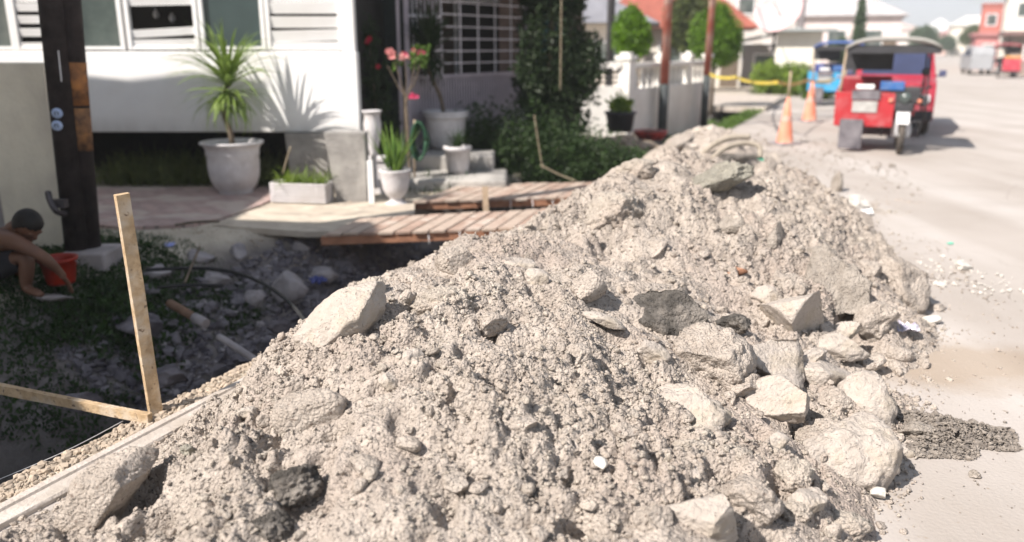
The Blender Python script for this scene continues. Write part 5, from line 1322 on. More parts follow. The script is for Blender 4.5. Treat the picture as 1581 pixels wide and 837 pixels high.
sh = skin_mesh('shorts', [[(sp1 + Vector((0, 0, -.05)), .135), (hip, .145), (hpR, .118), (hpR.lerp(kR, .5), .105), (hpR.lerp(kR, .88), .085)], [(hip, .145), (hpL, .118), (hpL.lerp(kL, .5), .105), (hpL.lerp(kL, .88), .085)]], 1)
me = bpy.data.meshes.new('shorts'); me.from_pydata([tuple(q) for q in sh[0]], [], sh[1]); me.materials.append(M['cloth_black'])
for p in me.polygons: p.use_smooth = True
link('shorts', me, person)
M['bucket_red'] = mat('bucket_red', (.36, .028, .012), (.28, .02, .01), scale=5, rough=.45, spec=.4)
bk = thing('red_bucket', 'orange red plastic bucket in front of the squatting person', 'bucket', G(83, 443, .0) + Vector((0, .10, 0)))
m = MB(); m.lathe([(0, .004), (.085, .004), (.088, .0), (.093, .02), (.118, .165), (.126, .168), (.128, .185), (.118, .187), (.108, .16), (.086, .015), (0, .012)], n=32); m.build('shell', M['bucket_red'], bk)
m = MB(); m.tube([(.122 * math.cos(a), .122 * math.sin(a) , .16 - .06 * math.sin(a * 1.0) * (1 if math.sin(a) > 0 else 0)) for a in [math.pi * i / 16 for i in range(17)]], .003, 6); m.build('handle', M['white_metal'], bk)
m = MB(); m.lathe([(0, .13), (.108, .13)], n=24); m.build('grey_water', mat('murky_water', (.16, .14, .12), rough=.1, spec=.6), bk)
C(62, 458, 90, 14, M['grey_plaster'], 'flat paving fragment under the feet of the squatting person', name='paving_fragment', seed=91, rough=.05, sink=.3, sub=4)
C(215, 452, 60, 22, M['rubble_grey'], 'long dull stone between the utility pole weeds and the stake', name='drain_stone', cat='stone', seed=92, rough=.1, sink=.0, sub=4)

# ------------------------------------------------------------------ balustrade wall, white wall, utility poles behind
M['wall_white'] = mat('wall_white', (.78, .76, .72), (.66, .64, .60), scale=2, rough=.7, bump=.2, bscale=12)
M['dark_iron'] = mat('dark_iron', (.05, .05, .055), rough=.5)
FA = Vector((2.08, 15.2, 0)); FB = Vector((4.42, 18.9, 0)); fd_ = (FB - FA).normalized(); fl = (FB - FA).length; fn = Vector((fd_.y, -fd_.x, 0))
bw = thing('balustrade_wall', 'low white wall topped by a balustrade with square posts', 'garden wall', FA)
m = MB(FA); m.bar(FA + fd_ * .12 + Vector((0, 0, .30)), FB + Vector((0, 0, .30)), .14, 1.08); m.build('wall', M['wall_white'], bw)
m = MB(FA); m.bar(FA + fd_ * .12 + Vector((0, 0, 1.26)), FB + Vector((0, 0, 1.26)), .20, .09); m.build('coping', M['wall_white'], bw, bevel=.01)
for t0 in (0, .36, .72, 1.0):
    m = MB(FA); p = FA + fd_ * (fl * t0)
    pw = .26 if t0 == 0 else .15; m.box(p + Vector((0, 0, .55)), (pw, pw, 1.6), rz=math.atan2(fd_.y, fd_.x)); m.box(p + Vector((0, 0, 1.40)), (pw + .06, pw + .06, .08), rz=math.atan2(fd_.y, fd_.x)); m.box(p + Vector((0, 0, 1.47)), (pw * .7, pw * .7, .06), rz=math.atan2(fd_.y, fd_.x))
    m.build('post', M['wall_white'], bw, bevel=.01)
for i in range(15):
    t0 = (i + .6) / 15.3
    if min(abs(t0 - q) for q in (0, .36, .72, 1)) < .03: continue
    m = MB(FA); m.lathe([(.045, .84), (.045, .87), (.022, .89), (.042, .98), (.038, 1.05), (.02, 1.14), (.036, 1.18), (.045, 1.22)], FA + fd_ * (fl * t0), 10); m.build('baluster', M['wall_white'], bw)
ww = thing('front_wall', 'bright white low wall with dark horizontal bars left of the balustrade', 'garden wall', (1.5, 15.1, 0))
off = ww.location; x0 = W(862, 150, 15.1).x; x1 = FA.x - .1
m = MB(off); m.box(((x0 + x1) / 2, 15.15, .35), (x1 - x0, .14, 1.1)); m.build('wall', M['wall_white'], ww)
for z in (.97, 1.06, 1.14): m = MB(off); m.box(((x0 + x1) / 2, 15.15, z), (x1 - x0, .03, .03)); m.build('rail', M['dark_iron'], ww)
m = MB(off); m.box(((x0 + x1) / 2, 15.15, 1.28), (x1 - x0, .16, .10)); m.build('coping', M['wall_white'], ww)
M['pole_red'] = mat('pole_red', (.42, .13, .09), (.28, .08, .06), scale=3, rough=.7, c3=(.55, .42, .36), s3=1.6)
M['pole_green'] = mat('pole_base', (.06, .07, .07), (.04, .045, .05), rough=.7)
def red_pole(label, px, pyb, d, r, split, lean=0):
    b0 = W(px, pyb, d); t_ = thing('utility_pole', label, 'utility pole', b0, group=None)
    zs = W(px, split, d).z - b0.z
    m = MB(); m.tube([(0, 0, -.4), (0, 0, zs)], r * 1.1, 12); m.build('painted_base', M['pole_green'], t_)
    m = MB(); m.tube([(0, 0, zs), (lean, 0, 6.5)], [r, r * .8], 12); m.build('shaft', M['pole_red'], t_)
    m = MB(); m.box((0, 0, 5.9), (1.2, .08, .08)); m.build('crossarm', M['pole_red'], t_)
red_pole('red brown pole in front of the middle of the balustrade', 1023, 181, 16.0, .085, 130, .0)
red_pole('red brown pole at the far end of the balustrade', 1088, 166, 18.0, .075, 116, .1)
t_ = thing('utility_pole', 'thin dark pole behind the left round topiary', 'utility pole', W(941, 100, 19)); m = MB(); m.tube([(0, 0, -1.2), (0, 0, 5)], .09, 10); m.build('shaft', M['dark_iron'], t_)
def topiary(label, px, py, d, rx, rz, seed, n=7000, material=None):
    c = W(px, py, d); t_ = thing('topiary_tree', label, 'topiary', (c.x, d, 0))
    m = MB(); m.tube([(0, 0, -.1), (0, 0, c.z)], .05, 8); m.build('trunk', M['bark'], t_)
    crown('crown', t_, [((0, 0, c.z), (rx, rx, rz)), ((0, 0, c.z + rz * .45), (rx * .6, rx * .6, rz * .75)), ((rx * .3, 0, c.z - rz * .3), (rx * .75, rx * .75, rz * .7))], n, .085, material or M['leaf_topiary'], seed, shell=.4, rough=.12)
topiary('smaller egg shaped light green topiary behind the balustrade', 974, 55, 16.6, .37, .47, 81)
topiary('larger round topiary at the far end of the balustrade', 1105, 58, 21, .66, .72, 82, 9000)
c_ = W(957, 205, 13.6); 
pt_ = pot('dark_pot', 'dark square pot with a yellow green bush before the white wall', Vector((c_.x, 13.6, c_.z + .02)), [(0, 0), (.2, 0), (.24, .28), (.27, .29), (.27, .33), (.22, .33), (.2, .28), (0, .28)], M['dark_iron'], soil=(.22, .3), n=8)
ps = thing('lime_shrub', 'yellow green shrub growing in the dark square pot', 'shrub', Vector((c_.x, 13.6, c_.z + .32))); crown('foliage', ps, [((0, 0, .12), (.2, .2, .16))], 700, .08, M['leaf_lime'], 83, shell=.8)
m = MB(); m.tube([(0, 0, -.05), (0, 0, .15)], .015, 5); m.build('stem', M['bark'], ps)
c_ = W(1004, 215, 13.4)
pot('red_pot', 'low dark pot with a red rim among the roadside rubble', Vector((c_.x, 13.4, c_.z)), [(0, 0), (.2, 0), (.28, .12), (.28, .14), (.24, .14), (0, .12)], mat('red_plastic', (.45, .04, .03), (.12, .03, .03), rough=.5), soil=(.24, .125))

# ------------------------------------------------------------------ cones, tape, culvert
M['cone_orange'] = mat('cone_orange', (.72, .25, .15), (.62, .22, .14), scale=4, rough=.6, c3=(.70, .40, .30), s3=3)
def cone(label, p, h):
    t_ = thing('traffic_cone', label, 'traffic cone', p, group='cones along the drain')
    m = MB(); k = h / .8
    m.box((0, 0, .02), (.40 * k, .40 * k, .04), rz=.4); m.build('base', M['rubble_light'], t_, bevel=.008)
    m = MB(); m.lathe([(.15 * k, .04), (.14 * k, .06), (.03 * k, h), (0, h + .005)], n=24); m.build('body', M['cone_orange'], t_)
    for a_, b__ in ((.5, .62),):
        m = MB(); f_ = lambda z: (.14 + (.03 - .14) * (z - .06) / (h - .06)) * k + .003
        m.lathe([(f_(h * a_), h * a_), (f_(h * b__), h * b__)], n=24); m.build('reflective_band', mat('cone_band', (.70, .40, .32), rough=.4), t_)
    m = MB(); m.tube([(0, 0, h * .9), (0, 0, h * 1.55)], .018 * k, 6); m.build('cane', M['timber_grey'], t_)
    return t_
cone('nearer orange traffic cone with a cane stuck in its tip', G(1211, 223), .78)
cone('farther orange traffic cone beside the green grass', G(1249, 188), .86)
tape = thing('caution_tape', 'yellow caution tape strung from the far pole past the cones', 'tape', W(1200, 123, 17.5))
m = MB(tape.location)
pts = [W(1090, 112, 18), W(1135, 119, 17.6), W(1201, 127, 14.6), W(1245, 124, 17.9), W(1290, 122, 21)]
for i in range(4):
    for k in range(4):
        A = pts[i].lerp(pts[i + 1], k / 4); B = pts[i].lerp(pts[i + 1], (k + 1) / 4)
        sag = lambda f: Vector((0, 0, -.06 * 4 * f * (1 - f)))
        A = A + sag(k / 4); B = B + sag((k + 1) / 4)
        m.bar(A, B, .004, .06)
m.build('tape', mat('tape_yellow', (.78, .58, .06), (.5, .4, .1), scale=10, rough=.4), tape)
cu = thing('culvert_bridge', 'pale concrete driveway slab over the drain with a dark mouth', 'culvert', (*xy(-.6, 19.6), 0))
off = cu.location
def cub(name, s0, s1, u0, u1, z0, z1, material):
    m = MB(off); P = [Vector((*xy(s_, u_), 0)) for s_, u_ in ((s0, u0), (s1, u0), (s1, u1), (s0, u1))]
    m.hexa([p + Vector((0, 0, z0)) for p in P] + [p + Vector((0, 0, z1)) for p in P]); m.build(name, material, cu, bevel=.01)
cub('deck', -2.6, .15, 19.2, 25, -.02, .12, M['concrete_pale']); cub('side_wall', -2.6, -1.15, 19.3, 24.9, -.8, -.02, M['rough_cement']); cub('side_wall', -.15, .12, 19.3, 24.9, -.8, -.02, M['rough_cement']); cub('shade_panel', -1.15, -.15, 20.6, 20.7, -.8, -.02, M['dark_void'])  # last piece: near-black panel painting the shade inside the culvert

M['dusty_tyre'] = mat('dusty_tyre', (.13, .11, .095), (.05, .045, .04), scale=9, rough=.9)
# ------------------------------------------------------------------ motor pedicabs and the red van
def wheel(parent, c, r, w, name='wheel', rim=True):
    m = MB(); rt = Matrix.Rotation(R(90), 3, 'Y')
    m.lathe([(r - w * .9, -w * .42), (r - w * .3, -w * .5), (r, -w * .22), (r, w * .22), (r - w * .3, w * .5), (r - w * .9, w * .42), (r - w * .9, -w * .42)], c, 26, rt)
    wo_ = m.build('wheel', M['dusty_tyre'], parent)
    m = MB()
    m.lathe([(r - w * .95, -w * .3), (r - w * .85, 0), (r - w * .95, w * .3)], c, 26, rt)
    m.lathe([(.0, -w * .5), (.035, -w * .5), (.035, w * .5), (0, w * .5)], c, 12, rt)
    for k in range(8):
        a = k * math.pi / 4; m.tube([Vector(c), Vector(c) + Vector((0, math.cos(a), math.sin(a))) * (r - w * .9)], .006, 4)
    m.build('rim', M['white_metal'], wo_)
def paint(name, c): return mat(name, c, tuple(x * .8 for x in c), scale=3, rough=.38, spec=.5, bump=.05, bscale=8, c3=tuple(x * .75 + .07 for x in c), s3=5)
M['plate_dull'] = mat('plate_dull', (.46, .45, .43), (.3, .29, .28), scale=9, rough=.6)
def pedicab(label, p, rotz, body, trim, roofc, driver=None):
    t_ = thing('motor_pedicab', label, 'motor pedicab', p, rotz)
    B = paint('pedicab_paint', body); T = paint('pedicab_trim', trim); RF = mat('canopy_fabric', roofc, tuple(x * .8 for x in roofc), scale=4, rough=.8)
    dk = M['dark_iron']
    wheel(t_, (0, .30, .29), .29, .09); wheel(t_, (.0, 1.50, .28), .28, .10); wheel(t_, (-.72, 1.15, .27), .27, .09)
    m = MB(); m.extr([(-.055, 0), (.055, 0), (.06, .03), (-.06, .03)], 0, .01)
    m = MB()
    for i in range(9):     # front mudguard arc
        a0, a1 = R(35 + i * 12), R(35 + (i + 1) * 12); rr = .335
        q = [Vector((x, .30 - math.cos(a) * rr, .29 + math.sin(a) * rr)) for a in (a0, a1) for x in (-.075, .075)]
        m.add(q + [v + Vector((0, 0, .012)) for v in q], [[0, 1, 3, 2], [4, 6, 7, 5], [0, 4, 5, 1], [2, 3, 7, 6]])
    m.build('front_mudguard', M['white_paint'], t_)
    m = MB(); 
    for sx in (-.075, .075): m.tube([(sx, .30, .29), (sx, .52, .82)], .022, 8)
    m.build('front_fork', M['white_metal'], t_)
    m = MB(); m.tube([(-.33, .66, 1.0), (-.14, .55, .96), (.14, .55, .96), (.33, .66, 1.0)], .014, 8); hb_ = m.build('handlebar', dk, t_)
    for sx in (-.34, .34): m = MB(); m.tube([(sx, .66, 1.0), (sx, .78, 1.0)], .02, 8); m.build('grip', M['black_rubber'], hb_)
    m = MB(); m.box((-.02, .50, .88), (.46, .16, .26)); m.box((-.04, .46, .70), (.34, .1, .14)); m.build('front_fairing', dk, t_, bevel=.03)
    m = MB(); m.lathe([(0, 0), (.085, .0), (.085, .06), (0, .09)], (0, .40, .84), 18, Matrix.Rotation(R(90), 3, 'X') @ Matrix.Rotation(math.pi, 3, 'X')); m.build('headlight', M['glass_green'], t_)
    m = MB(); m.box((.05, .56, .66), (.20, .10, .18)); m.build('leg_shield', B, t_, bevel=.02)
    m = MB(); m.hexa([(-.12, .75, .48), (.12, .75, .48), (.12, 1.75, .50), (-.12, 1.75, .50), (-.10, .72, .74), (.10, .72, .74), (.1, 1.75, .78), (-.1, 1.75, .78)]); m.build('motorcycle_body', dk, t_, bevel=.03)
    m = MB(); m.box((0, 1.3, .83), (.26, .75, .09)); m.build('saddle', M['black_rubber'], t_, bevel=.03)
    m = MB(); m.box((0, .85, .35), (.26, .35, .26)); m.tube([(.12, .9, .25), (.15, 1.7, .3)], .035, 8); m.build('engine', M['white_metal'], t_, bevel=.02)
    # sidecar on the viewer's left
    m = MB(); m.hexa([(-.98, .35, .40), (-.14, .35, .40), (-.14, 1.65, .36), (-.98, 1.65, .36), (-1.0, .42, .92), (-.14, .42, .92), (-.14, 1.7, 1.0), (-1.0, 1.7, 1.0)])
    m.f = [f for f in m.f if f != [4, 5, 6, 7]]; m.m = m.m[:len(m.f)]; m.sm = m.sm[:len(m.f)]
    o = m.build('sidecar_body', B, t_); sd = o.modifiers.new('t', 'SOLIDIFY'); sd.thickness = .03; bv = o.modifiers.new('b', 'BEVEL'); bv.width = .02; bv.segments = 2
    m = MB(); m.box((-.56, .37, .70), (.36, .02, .17)); m.build('number_plate', M['plate_dull'], t_, bevel=.003)
    m = MB(); m.box((-.56, .38, .88), (.40, .02, .14)); m.build('grey_panel', M['rubble_grey'], t_)
    m = MB(); m.box((-.58, .42, 1.0), (.26, .05, .07)); m.build('top_bumper', M['white_paint'], t_, bevel=.01)
    m = MB(); m.box((-.20, .44, 1.02), (.34, .10, .13)); m.build('dashboard_box', paint('box_blue', (.03, .12, .35)), t_, bevel=.01)
    m = MB(); m.box((-.72, .30, .28), (.34, .03, .46)); m.build('mud_flap', M['rubble_grey'], t_, bevel=.01)
    m = MB(); m.box((-.57, 1.2, .60), (.76, .5, .14)); m.build('seat', T, t_, bevel=.04)
    m = MB(); m.box((-.57, 1.52, .88), (.76, .12, .5)); m.build('backrest', T, t_, bevel=.04)
    for (x, y0, y1) in ((-.97, .42, .50), (.30, .62, .60), (-.97, 1.68, 1.68), (.30, 1.75, 1.75), (-.14, .44, .5)):
        if x == -.14: continue
        m = MB(); m.tube([(x, y0, .55 if x < 0 else .5), (x * .93 + .0, y1, 1.58)], .018, 8); m.build('canopy_post', M['timber_grey'] if x < 0 else dk, t_)
    m = MB(); n_ = 10; vs = []
    for j, y in enumerate((.25, .9, 1.85)):
        for i in range(n_ + 1):
            x = -.92 + 1.34 * i / n_; f_ = 1 - ((i / n_ - .5) * 2) ** 4
            vs.append(Vector((x, y, 1.60 + .13 * f_ + (.02 if j == 1 else 0))))
    fs = [[j * (n_ + 1) + i, j * (n_ + 1) + i + 1, (j + 1) * (n_ + 1) + i + 1, (j + 1) * (n_ + 1) + i] for j in range(2) for i in range(n_)]
    m.add(vs, fs, True); o = m.build('canopy', RF, t_); sd = o.modifiers.new('t', 'SOLIDIFY'); sd.thickness = .05
    m = MB(); m.hexa([(-.90, .28, 1.50), (.40, .28, 1.50), (.40, .34, 1.50), (-.90, .34, 1.50), (-.90, .28, 1.60), (.40, .28, 1.60), (.40, .34, 1.62), (-.90, .34, 1.62)]); m.build('canopy_valance', dk, t_)
    m = MB(); m.tube([(.20, .62, 1.0), (.24, .60, 1.18)], .008, 6); m.lathe([(0, -.01), (.06, -.01), (.06, .01), (0, .012)], (.24, .58, 1.23), 14, Matrix.Rotation(R(90), 3, 'X')); m.build('mirror', dk, t_)
    m = MB(); m.box((-.36, 1.76, .32), (1.25, .05, .10)); m.build('rear_frame', dk, t_)
    m = MB(); m.tube([(-.28, .55, .25), (-.30, .48, .5), (.26, .48, .5), (.24, .55, .25)], .016, 7); m.build('crash_bar', dk, t_)
    for sx in (-1, 1):
        m = MB(); m.box((sx * .26, .56, .80), (.12, .1, .16)); m.build('knuckle_guard', dk, t_, bevel=.03)
        m = MB(); m.lathe([(0, 0), (.035, 0), (.03, .05), (0, .06)], (sx * .2, .42, .80), 12, Matrix.Rotation(R(90), 3, 'X')); m.build('indicator', M['cone_orange'], t_)
    m = MB(); m.box((-.57, .40, .46), (.80, .03, .07)); m.build('lower_bumper', dk, t_, bevel=.01)
    m = MB(); m.box((-.57, .95, 1.38), (.70, .02, .28)); m.build('rear_curtain', dk, t_)
    return t_
pedicab('red motor pedicab with a grey canopy facing the heap on the road', G(1388, 242), -TH, (.40, .02, .026), (.34, .025, .035), (.33, .32, .30))
pedicab('blue motor pedicab mostly hidden behind the red one', G(1301, 166), -TH, (.03, .30, .55), (.05, .08, .3), (.08, .14, .38))
pedicab('far red motor pedicab on the opposite side of the road', G(1540, 119), R(150), (.55, .05, .08), (.6, .3, .05), (.45, .1, .12))

def van(label, p, rotz, col, sc=1.0, name='parked_van', cat='van'):
    t_ = thing(name, label, cat, p, rotz); B = paint('van_paint', col); gl_ = glassmat('van_glass', (.05, .06, .12), rough=.08, spec=.8)
    hw = .71 * sc
    prof = [(.0, .30), (.0, .68), (.10, .98), (.42, 1.06), (.95, 1.56), (1.25, 1.62), (3.5, 1.60), (3.75, 1.2), (3.8, .3)]
    m = MB(); n_ = len(prof); rings = []
    for x, k in ((-hw, .0), (-hw * .97, 1), (hw * .97, 1), (hw, 0)): pass
    xs_ = [(-hw, lambda z: .0)]
    vs = []; cols = [-1, -.9, -.5, 0, .5, .9, 1]
    for c in cols:
        for (y, z) in prof:
            tum = (1 - .14 * max(0, (z - 1.0) / .7)); bulge = .06 * (1 - c * c) if y < .3 else 0
            vs.append(Vector((c * hw * tum, y - bulge, z)))
    fs = []
    for i in range(len(cols) - 1):
        for j in range(n_ - 1): fs.append([i * n_ + j, (i + 1) * n_ + j, (i + 1) * n_ + j + 1, i * n_ + j + 1])
        fs.append([i * n_ + n_ - 1, (i + 1) * n_ + n_ - 1, (i + 1) * n_, i * n_])
    fs += [[j for j in range(n_)], [(len(cols) - 1) * n_ + j for j in range(n_)][::-1]]
    m.add(vs, fs); m.build('body', B, t_, bevel=.02)
    m = MB(); m.hexa([(-hw * .84, .46, 1.10), (hw * .84, .46, 1.10), (hw * .84, .50, 1.08), (-hw * .84, .50, 1.08), (-hw * .76, .91, 1.54), (hw * .76, .91, 1.54), (hw * .76, .95, 1.51), (-hw * .76, .95, 1.51)]); m.build('windscreen', gl_, t_)
    for sx in (-1, 1):
        m = MB(); m.hexa([(sx * hw * .985, 1.0, 1.08), (sx * hw * 1.0, 1.0, 1.08), (sx * hw * 1.0, 3.3, 1.08), (sx * hw * .985, 3.3, 1.08), (sx * hw * .89, 1.2, 1.5), (sx * hw * .91, 1.2, 1.5), (sx * hw * .91, 3.2, 1.5), (sx * hw * .89, 3.2, 1.5)]); m.build('side_window', gl_, t_)
        m = MB(); m.box((sx * hw * .72, -.035, .70), (.22, .06, .13)); m.build('headlight', M['white_metal'], t_, bevel=.02)
        m = MB(); m.box((sx * (hw + .11), .72, 1.12), (.12, .07, .12)); m.box((sx * (hw + .03), .72, 1.08), (.1, .03, .03)); m.build('mirror', paint('mirror_blue', (.04, .05, .14)), t_, bevel=.02)
        for y in (.75, 3.0): wheel(t_, (sx * (hw - .10), y, .30), .30, .17)
    m = MB(); m.box((0, -.05, .40), (hw * 1.95, .12, .18)); m.build('bumper', dkb, t_, bevel=.03)
    m = MB(); m.box((0, -.075, .62), (.7, .03, .10)); m.build('grille', M['dark_iron'], t_, bevel=.01)
    m = MB(); m.lathe([(0, 0), (.06, 0), (.06, .02), (0, .025)], (0, -.02, .90), 16, Matrix.Rotation(R(70), 3, 'X')); m.build('emblem', M['white_metal'], t_)
    m = MB(); m.box((0, .36, .34), (hw * 1.5, .1, .14)); 
    return t_
dkb = mat('bumper_dark', (.06, .055, .06), rough=.5)
p = G(1388, 208); van('red van parked close behind the nearest red pedicab', Vector((p.x - .36, p.y - .35, 0)), -TH, (.34, .018, .04), .97)
p = G(1497, 113); van('distant grey car on the far right of the road', p, R(160), (.35, .36, .38), .85, 'parked_car', 'car')

# ------------------------------------------------------------------ buildings beyond
def house_b(name, label, x, y, w, dp, h, rz, wallc, roofc, roof='gable', rh=1.5, wins=3, over=.4, z0=-.3, cat='building', door=True, fl=1):
    t_ = thing(name, label, cat, (x, y, 0), rz)
    wm = mat('far_wall', wallc, tuple(c * .85 for c in wallc), scale=1.2, rough=.85, bump=.1, bscale=6)
    rm_ = mat('far_roof', roofc, tuple(c * .75 for c in roofc), scale=2.5, rough=.8)
    m = MB(); m.box((0, dp / 2, (h + z0) / 2), (w, dp, h - z0)); m.build('wall', wm, t_)
    hw, o_ = w / 2 + over, over
    if roof == 'gable':
        m = MB(); m.add([(-hw, -o_, h + .02), (hw, -o_, h + .02), (hw, dp + o_, h + .02), (-hw, dp + o_, h + .02), (0, -o_, h + rh), (0, dp + o_, h + rh)], [[0, 1, 4], [1, 2, 5, 4], [2, 3, 5], [3, 0, 4, 5], [3, 2, 1, 0]])
    elif roof == 'hip':
        m = MB(); m.add([(-hw, -o_, h + .02), (hw, -o_, h + .02), (hw, dp + o_, h + .02), (-hw, dp + o_, h + .02), (-w * .2, dp / 2, h + rh), (w * .2, dp / 2, h + rh)], [[0, 1, 5, 4], [1, 2, 5], [2, 3, 4, 5], [3, 0, 4], [3, 2, 1, 0]])
    elif roof == 'shed':
        m = MB(); m.hexa([(-hw, -o_, h + .02), (hw, -o_, h + .02 + rh), (hw, dp + o_, h + .02 + rh), (-hw, dp + o_, h + .02), (-hw, -o_, h + .12), (hw, -o_, h + .12 + rh), (hw, dp + o_, h + .12 + rh), (-hw, dp + o_, h + .12)])
    else:
        m = MB(); m.box((0, dp / 2, h + .12), (w + over, dp + over, .24))
    m.build('roof', rm_, t_)
    for f_ in range(fl):
        for i in range(wins):
            x_ = -w / 2 + w * (i + .75) / (wins + .5); zc = h * (f_ + .58) / fl
            m = MB(); ww_, hh = min(1.2, w / wins * .5), min(1.2, h / fl * .36)
            for dx in (-1, 1): m.box((x_ + dx * ww_ / 2, -.03, zc), (.07, .06, hh + .07))
            for dz in (-1, 1): m.box((x_, -.03, zc + dz * hh / 2), (ww_ - .07, .055, .07))
            fr_ = m.build('window', M['white_paint'], t_)
            m = MB(); m.box((x_, -.012, zc), (ww_ - .07, .02, hh - .07)); m.build('pane', M['glass_green'], fr_)
    if door:
        m = MB(); m.box((w * .42, -.02, 1.0), (min(.9, w * .12), .04, 2.0)); m.build('door', M['bark'], t_)
    return t_
def bx(px, d): return (px - CX) / 1297 * d
house_b('village_house', 'white house with a large red tiled gable roof behind the topiary', bx(1035, 34), 34, 5.6, 7, 2.3, R(-14), (.66, .62, .56), (.48, .16, .12), rh=2.6, wins=3, over=.6)
house_b('village_house', 'cream house with a grey blue roof left of the red roofed one', bx(905, 27), 27, 3.6, 6, 2.3, R(-10), (.68, .62, .55), (.30, .31, .36), rh=1.1, wins=2, over=.5)
house_b('village_house', 'pale house with maroon columns behind the satellite dish', bx(1165, 42), 44, 5.0, 7, 4.6, R(-20), (.62, .58, .54), (.35, .1, .12), roof='flat', wins=3, fl=2)
house_b('roadside_kiosk', 'white kiosk with a slanting grey roof above the hedge', bx(1233, 33), 33, 1.7, 2, 2.15, R(-18), (.80, .77, .68), (.35, .38, .38), roof='shed', rh=-.0, wins=0, over=.5, cat='kiosk', door=False)
house_b('lean_to', 'grey corrugated lean-to left of the white kiosk', bx(1190, 34), 34.5, 1.9, 2, 1.7, R(-18), (.42, .40, .40), (.42, .45, .45), roof='shed', rh=.55, wins=1, over=.3, cat='shed', door=False)
house_b('village_house', 'pale pink house beyond the kiosk along the road', bx(1290, 58), 58, 8, 8, 3.6, R(-22), (.72, .62, .60), (.55, .52, .52), roof='hip', rh=1.5, wins=3)
house_b('village_house', 'low white house with a yellow awning beyond the blue pedicab', bx(1318, 75), 76, 7, 8, 3.2, R(-22), (.78, .74, .68), (.60, .48, .10), roof='flat', wins=3)
house_b('village_house', 'tall pale block just left of the road far away', bx(1262, 70), 72, 6, 8, 5.2, R(-22), (.76, .72, .72), (.55, .52, .52), roof='flat', wins=3, fl=2)
house_b('village_house', 'white gabled house on the far side of the road', bx(1447, 210), 210, 9, 12, 5.2, R(-24), (.80, .79, .78), (.82, .82, .84), rh=3.2, wins=3)
house_b('village_house', 'pinkish house right of the far white gabled one', bx(1476, 170), 170, 6.5, 10, 4.0, R(-24), (.66, .46, .42), (.52, .3, .3), rh=1.8, wins=2)
house_b('village_house', 'cream house with a pale roof on the right horizon', bx(1505, 150), 150, 8, 10, 5.2, R(-24), (.75, .70, .62), (.74, .72, .68), roof='hip', rh=1.8, wins=3)
house_b('roadside_shop', 'red fronted roadside shop under the red brick tower', bx(1556, 58), 58, 4.0, 6, 2.3, R(-26), (.50, .22, .22), (.42, .20, .20), roof='flat', wins=3, cat='shop')
house_b('brick_tower', 'narrow red brick tower rising above the right side shops', bx(1549, 60), 62, 1.3, 1.4, 4.4, R(-26), (.48, .18, .15), (.40, .15, .12), roof='flat', wins=1, over=.1, cat='tower', door=False, fl=2)
house_b('roadside_shop', 'brown shop with a dark awning at the right edge', bx(1622, 47), 47, 3.8, 6, 2.2, R(-28), (.30, .24, .21), (.22, .14, .13), roof='flat', wins=2, over=1.0, cat='shop')
house_b('village_house', 'tall white building at the far right edge of the view', bx(1590, 52), 52, 3.0, 6, 4.8, R(-28), (.80, .76, .68), (.6, .56, .5), roof='flat', wins=2, fl=2)
# satellite dish
sd_ = thing('satellite_dish', 'big pale pink satellite dish on a roof behind the kiosk', 'satellite dish', W(1196, 50, 30))
m = MB(); rt = Matrix.Rotation(R(-38), 3, 'Z') @ Matrix.Rotation(R(62), 3, 'X') 
pr = [(0, .0)] + [(r_, .28 * (r_ / .85) ** 2) for r_ in (.2, .4, .6, .75, .85)]
m.lathe(pr, Vector((.15, 0, .62)), 32, rt); o = m.build('dish', mat('dish_pink', (.66, .46, .46), (.58, .38, .39), rough=.5), sd_); s_ = o.modifiers.new('t', 'SOLIDIFY'); s_.thickness = .03
m = MB(); m.tube([(0, .2, -1.6), (.05, .1, .1), (.15, .02, .55)], .05, 8); m.build('mast', M['dark_iron'], sd_)
m = MB(); m.tube([Vector((.15, 0, .62)) + rt @ Vector((0, 0, 0)), Vector((.15, 0, .62)) + rt @ Vector((0, 0, .75))], .02, 6); m.build('feed_arm', M['dark_iron'], sd_)
# hedges, far trees
def hedge(label, px0, px1, py, d, h, material, seed, n=5000):
    a = W(px0, py, d); b__ = W(px1, py, d); w = (b__.x - a.x) / 2
    t_ = thing('hedge', label, 'hedge', ((a.x + b__.x) / 2, d, 0))
    crown('foliage', t_, [((-w * .5, 0, h * .5), (w * .6, .5, h * .55)), ((w * .4, .1, h * .5), (w * .6, .5, h * .5)), ((0, -.2, h * .35), (w * .5, .5, h * .4))], n, .16, material, seed, shell=.6, rough=.25)
    m = MB(); m.tube([(-w * .5, 0, -.1), (-w * .5, 0, h * .5)], .03, 6); m.build('stem', M['bark'], t_)
hedge('yellow green hedge in front of the white kiosk', 1165, 1255, 112, 28, 1.05, M['leaf_lime'], 101)
hedge('darker green hedge under the caution tape by the culvert', 1240, 1292, 118, 26, .9, M['leaf_grass'], 102, 3500)
def ftree(label, px, d, hpx_top, wpx, material, seed, n=5000, sz=.3, name='tree', conic=False):
    zt = W(px, hpx_top, d).z; r = wpx / 1297 * d / 2; x = bx(px, d)
    if conic:
        blobs = [((0, 0, zt * f_), (r * (1.05 - f_) + .1, r * (1.05 - f_) + .1, zt * .16)) for f_ in (.2, .35, .5, .65, .8, .92)]
    else:
        blobs = [((0, 0, zt * .68), (r, r * .9, zt * .32)), ((r * .45, 0, zt * .55), (r * .6, r * .6, zt * .25)), ((-r * .5, .2, zt * .6), (r * .55, r * .6, zt * .22)), ((.1 * r, 0, zt * .85), (r * .5, r * .5, zt * .14))]
    tree(name, label, 'tree', (x, d, 0), zt * .45, .12, blobs, n, sz, material, seed)
ftree('olive green tree between the two red brown poles', 1060, 30, -25, 62, M['leaf_olive'], 111, sz=.2)
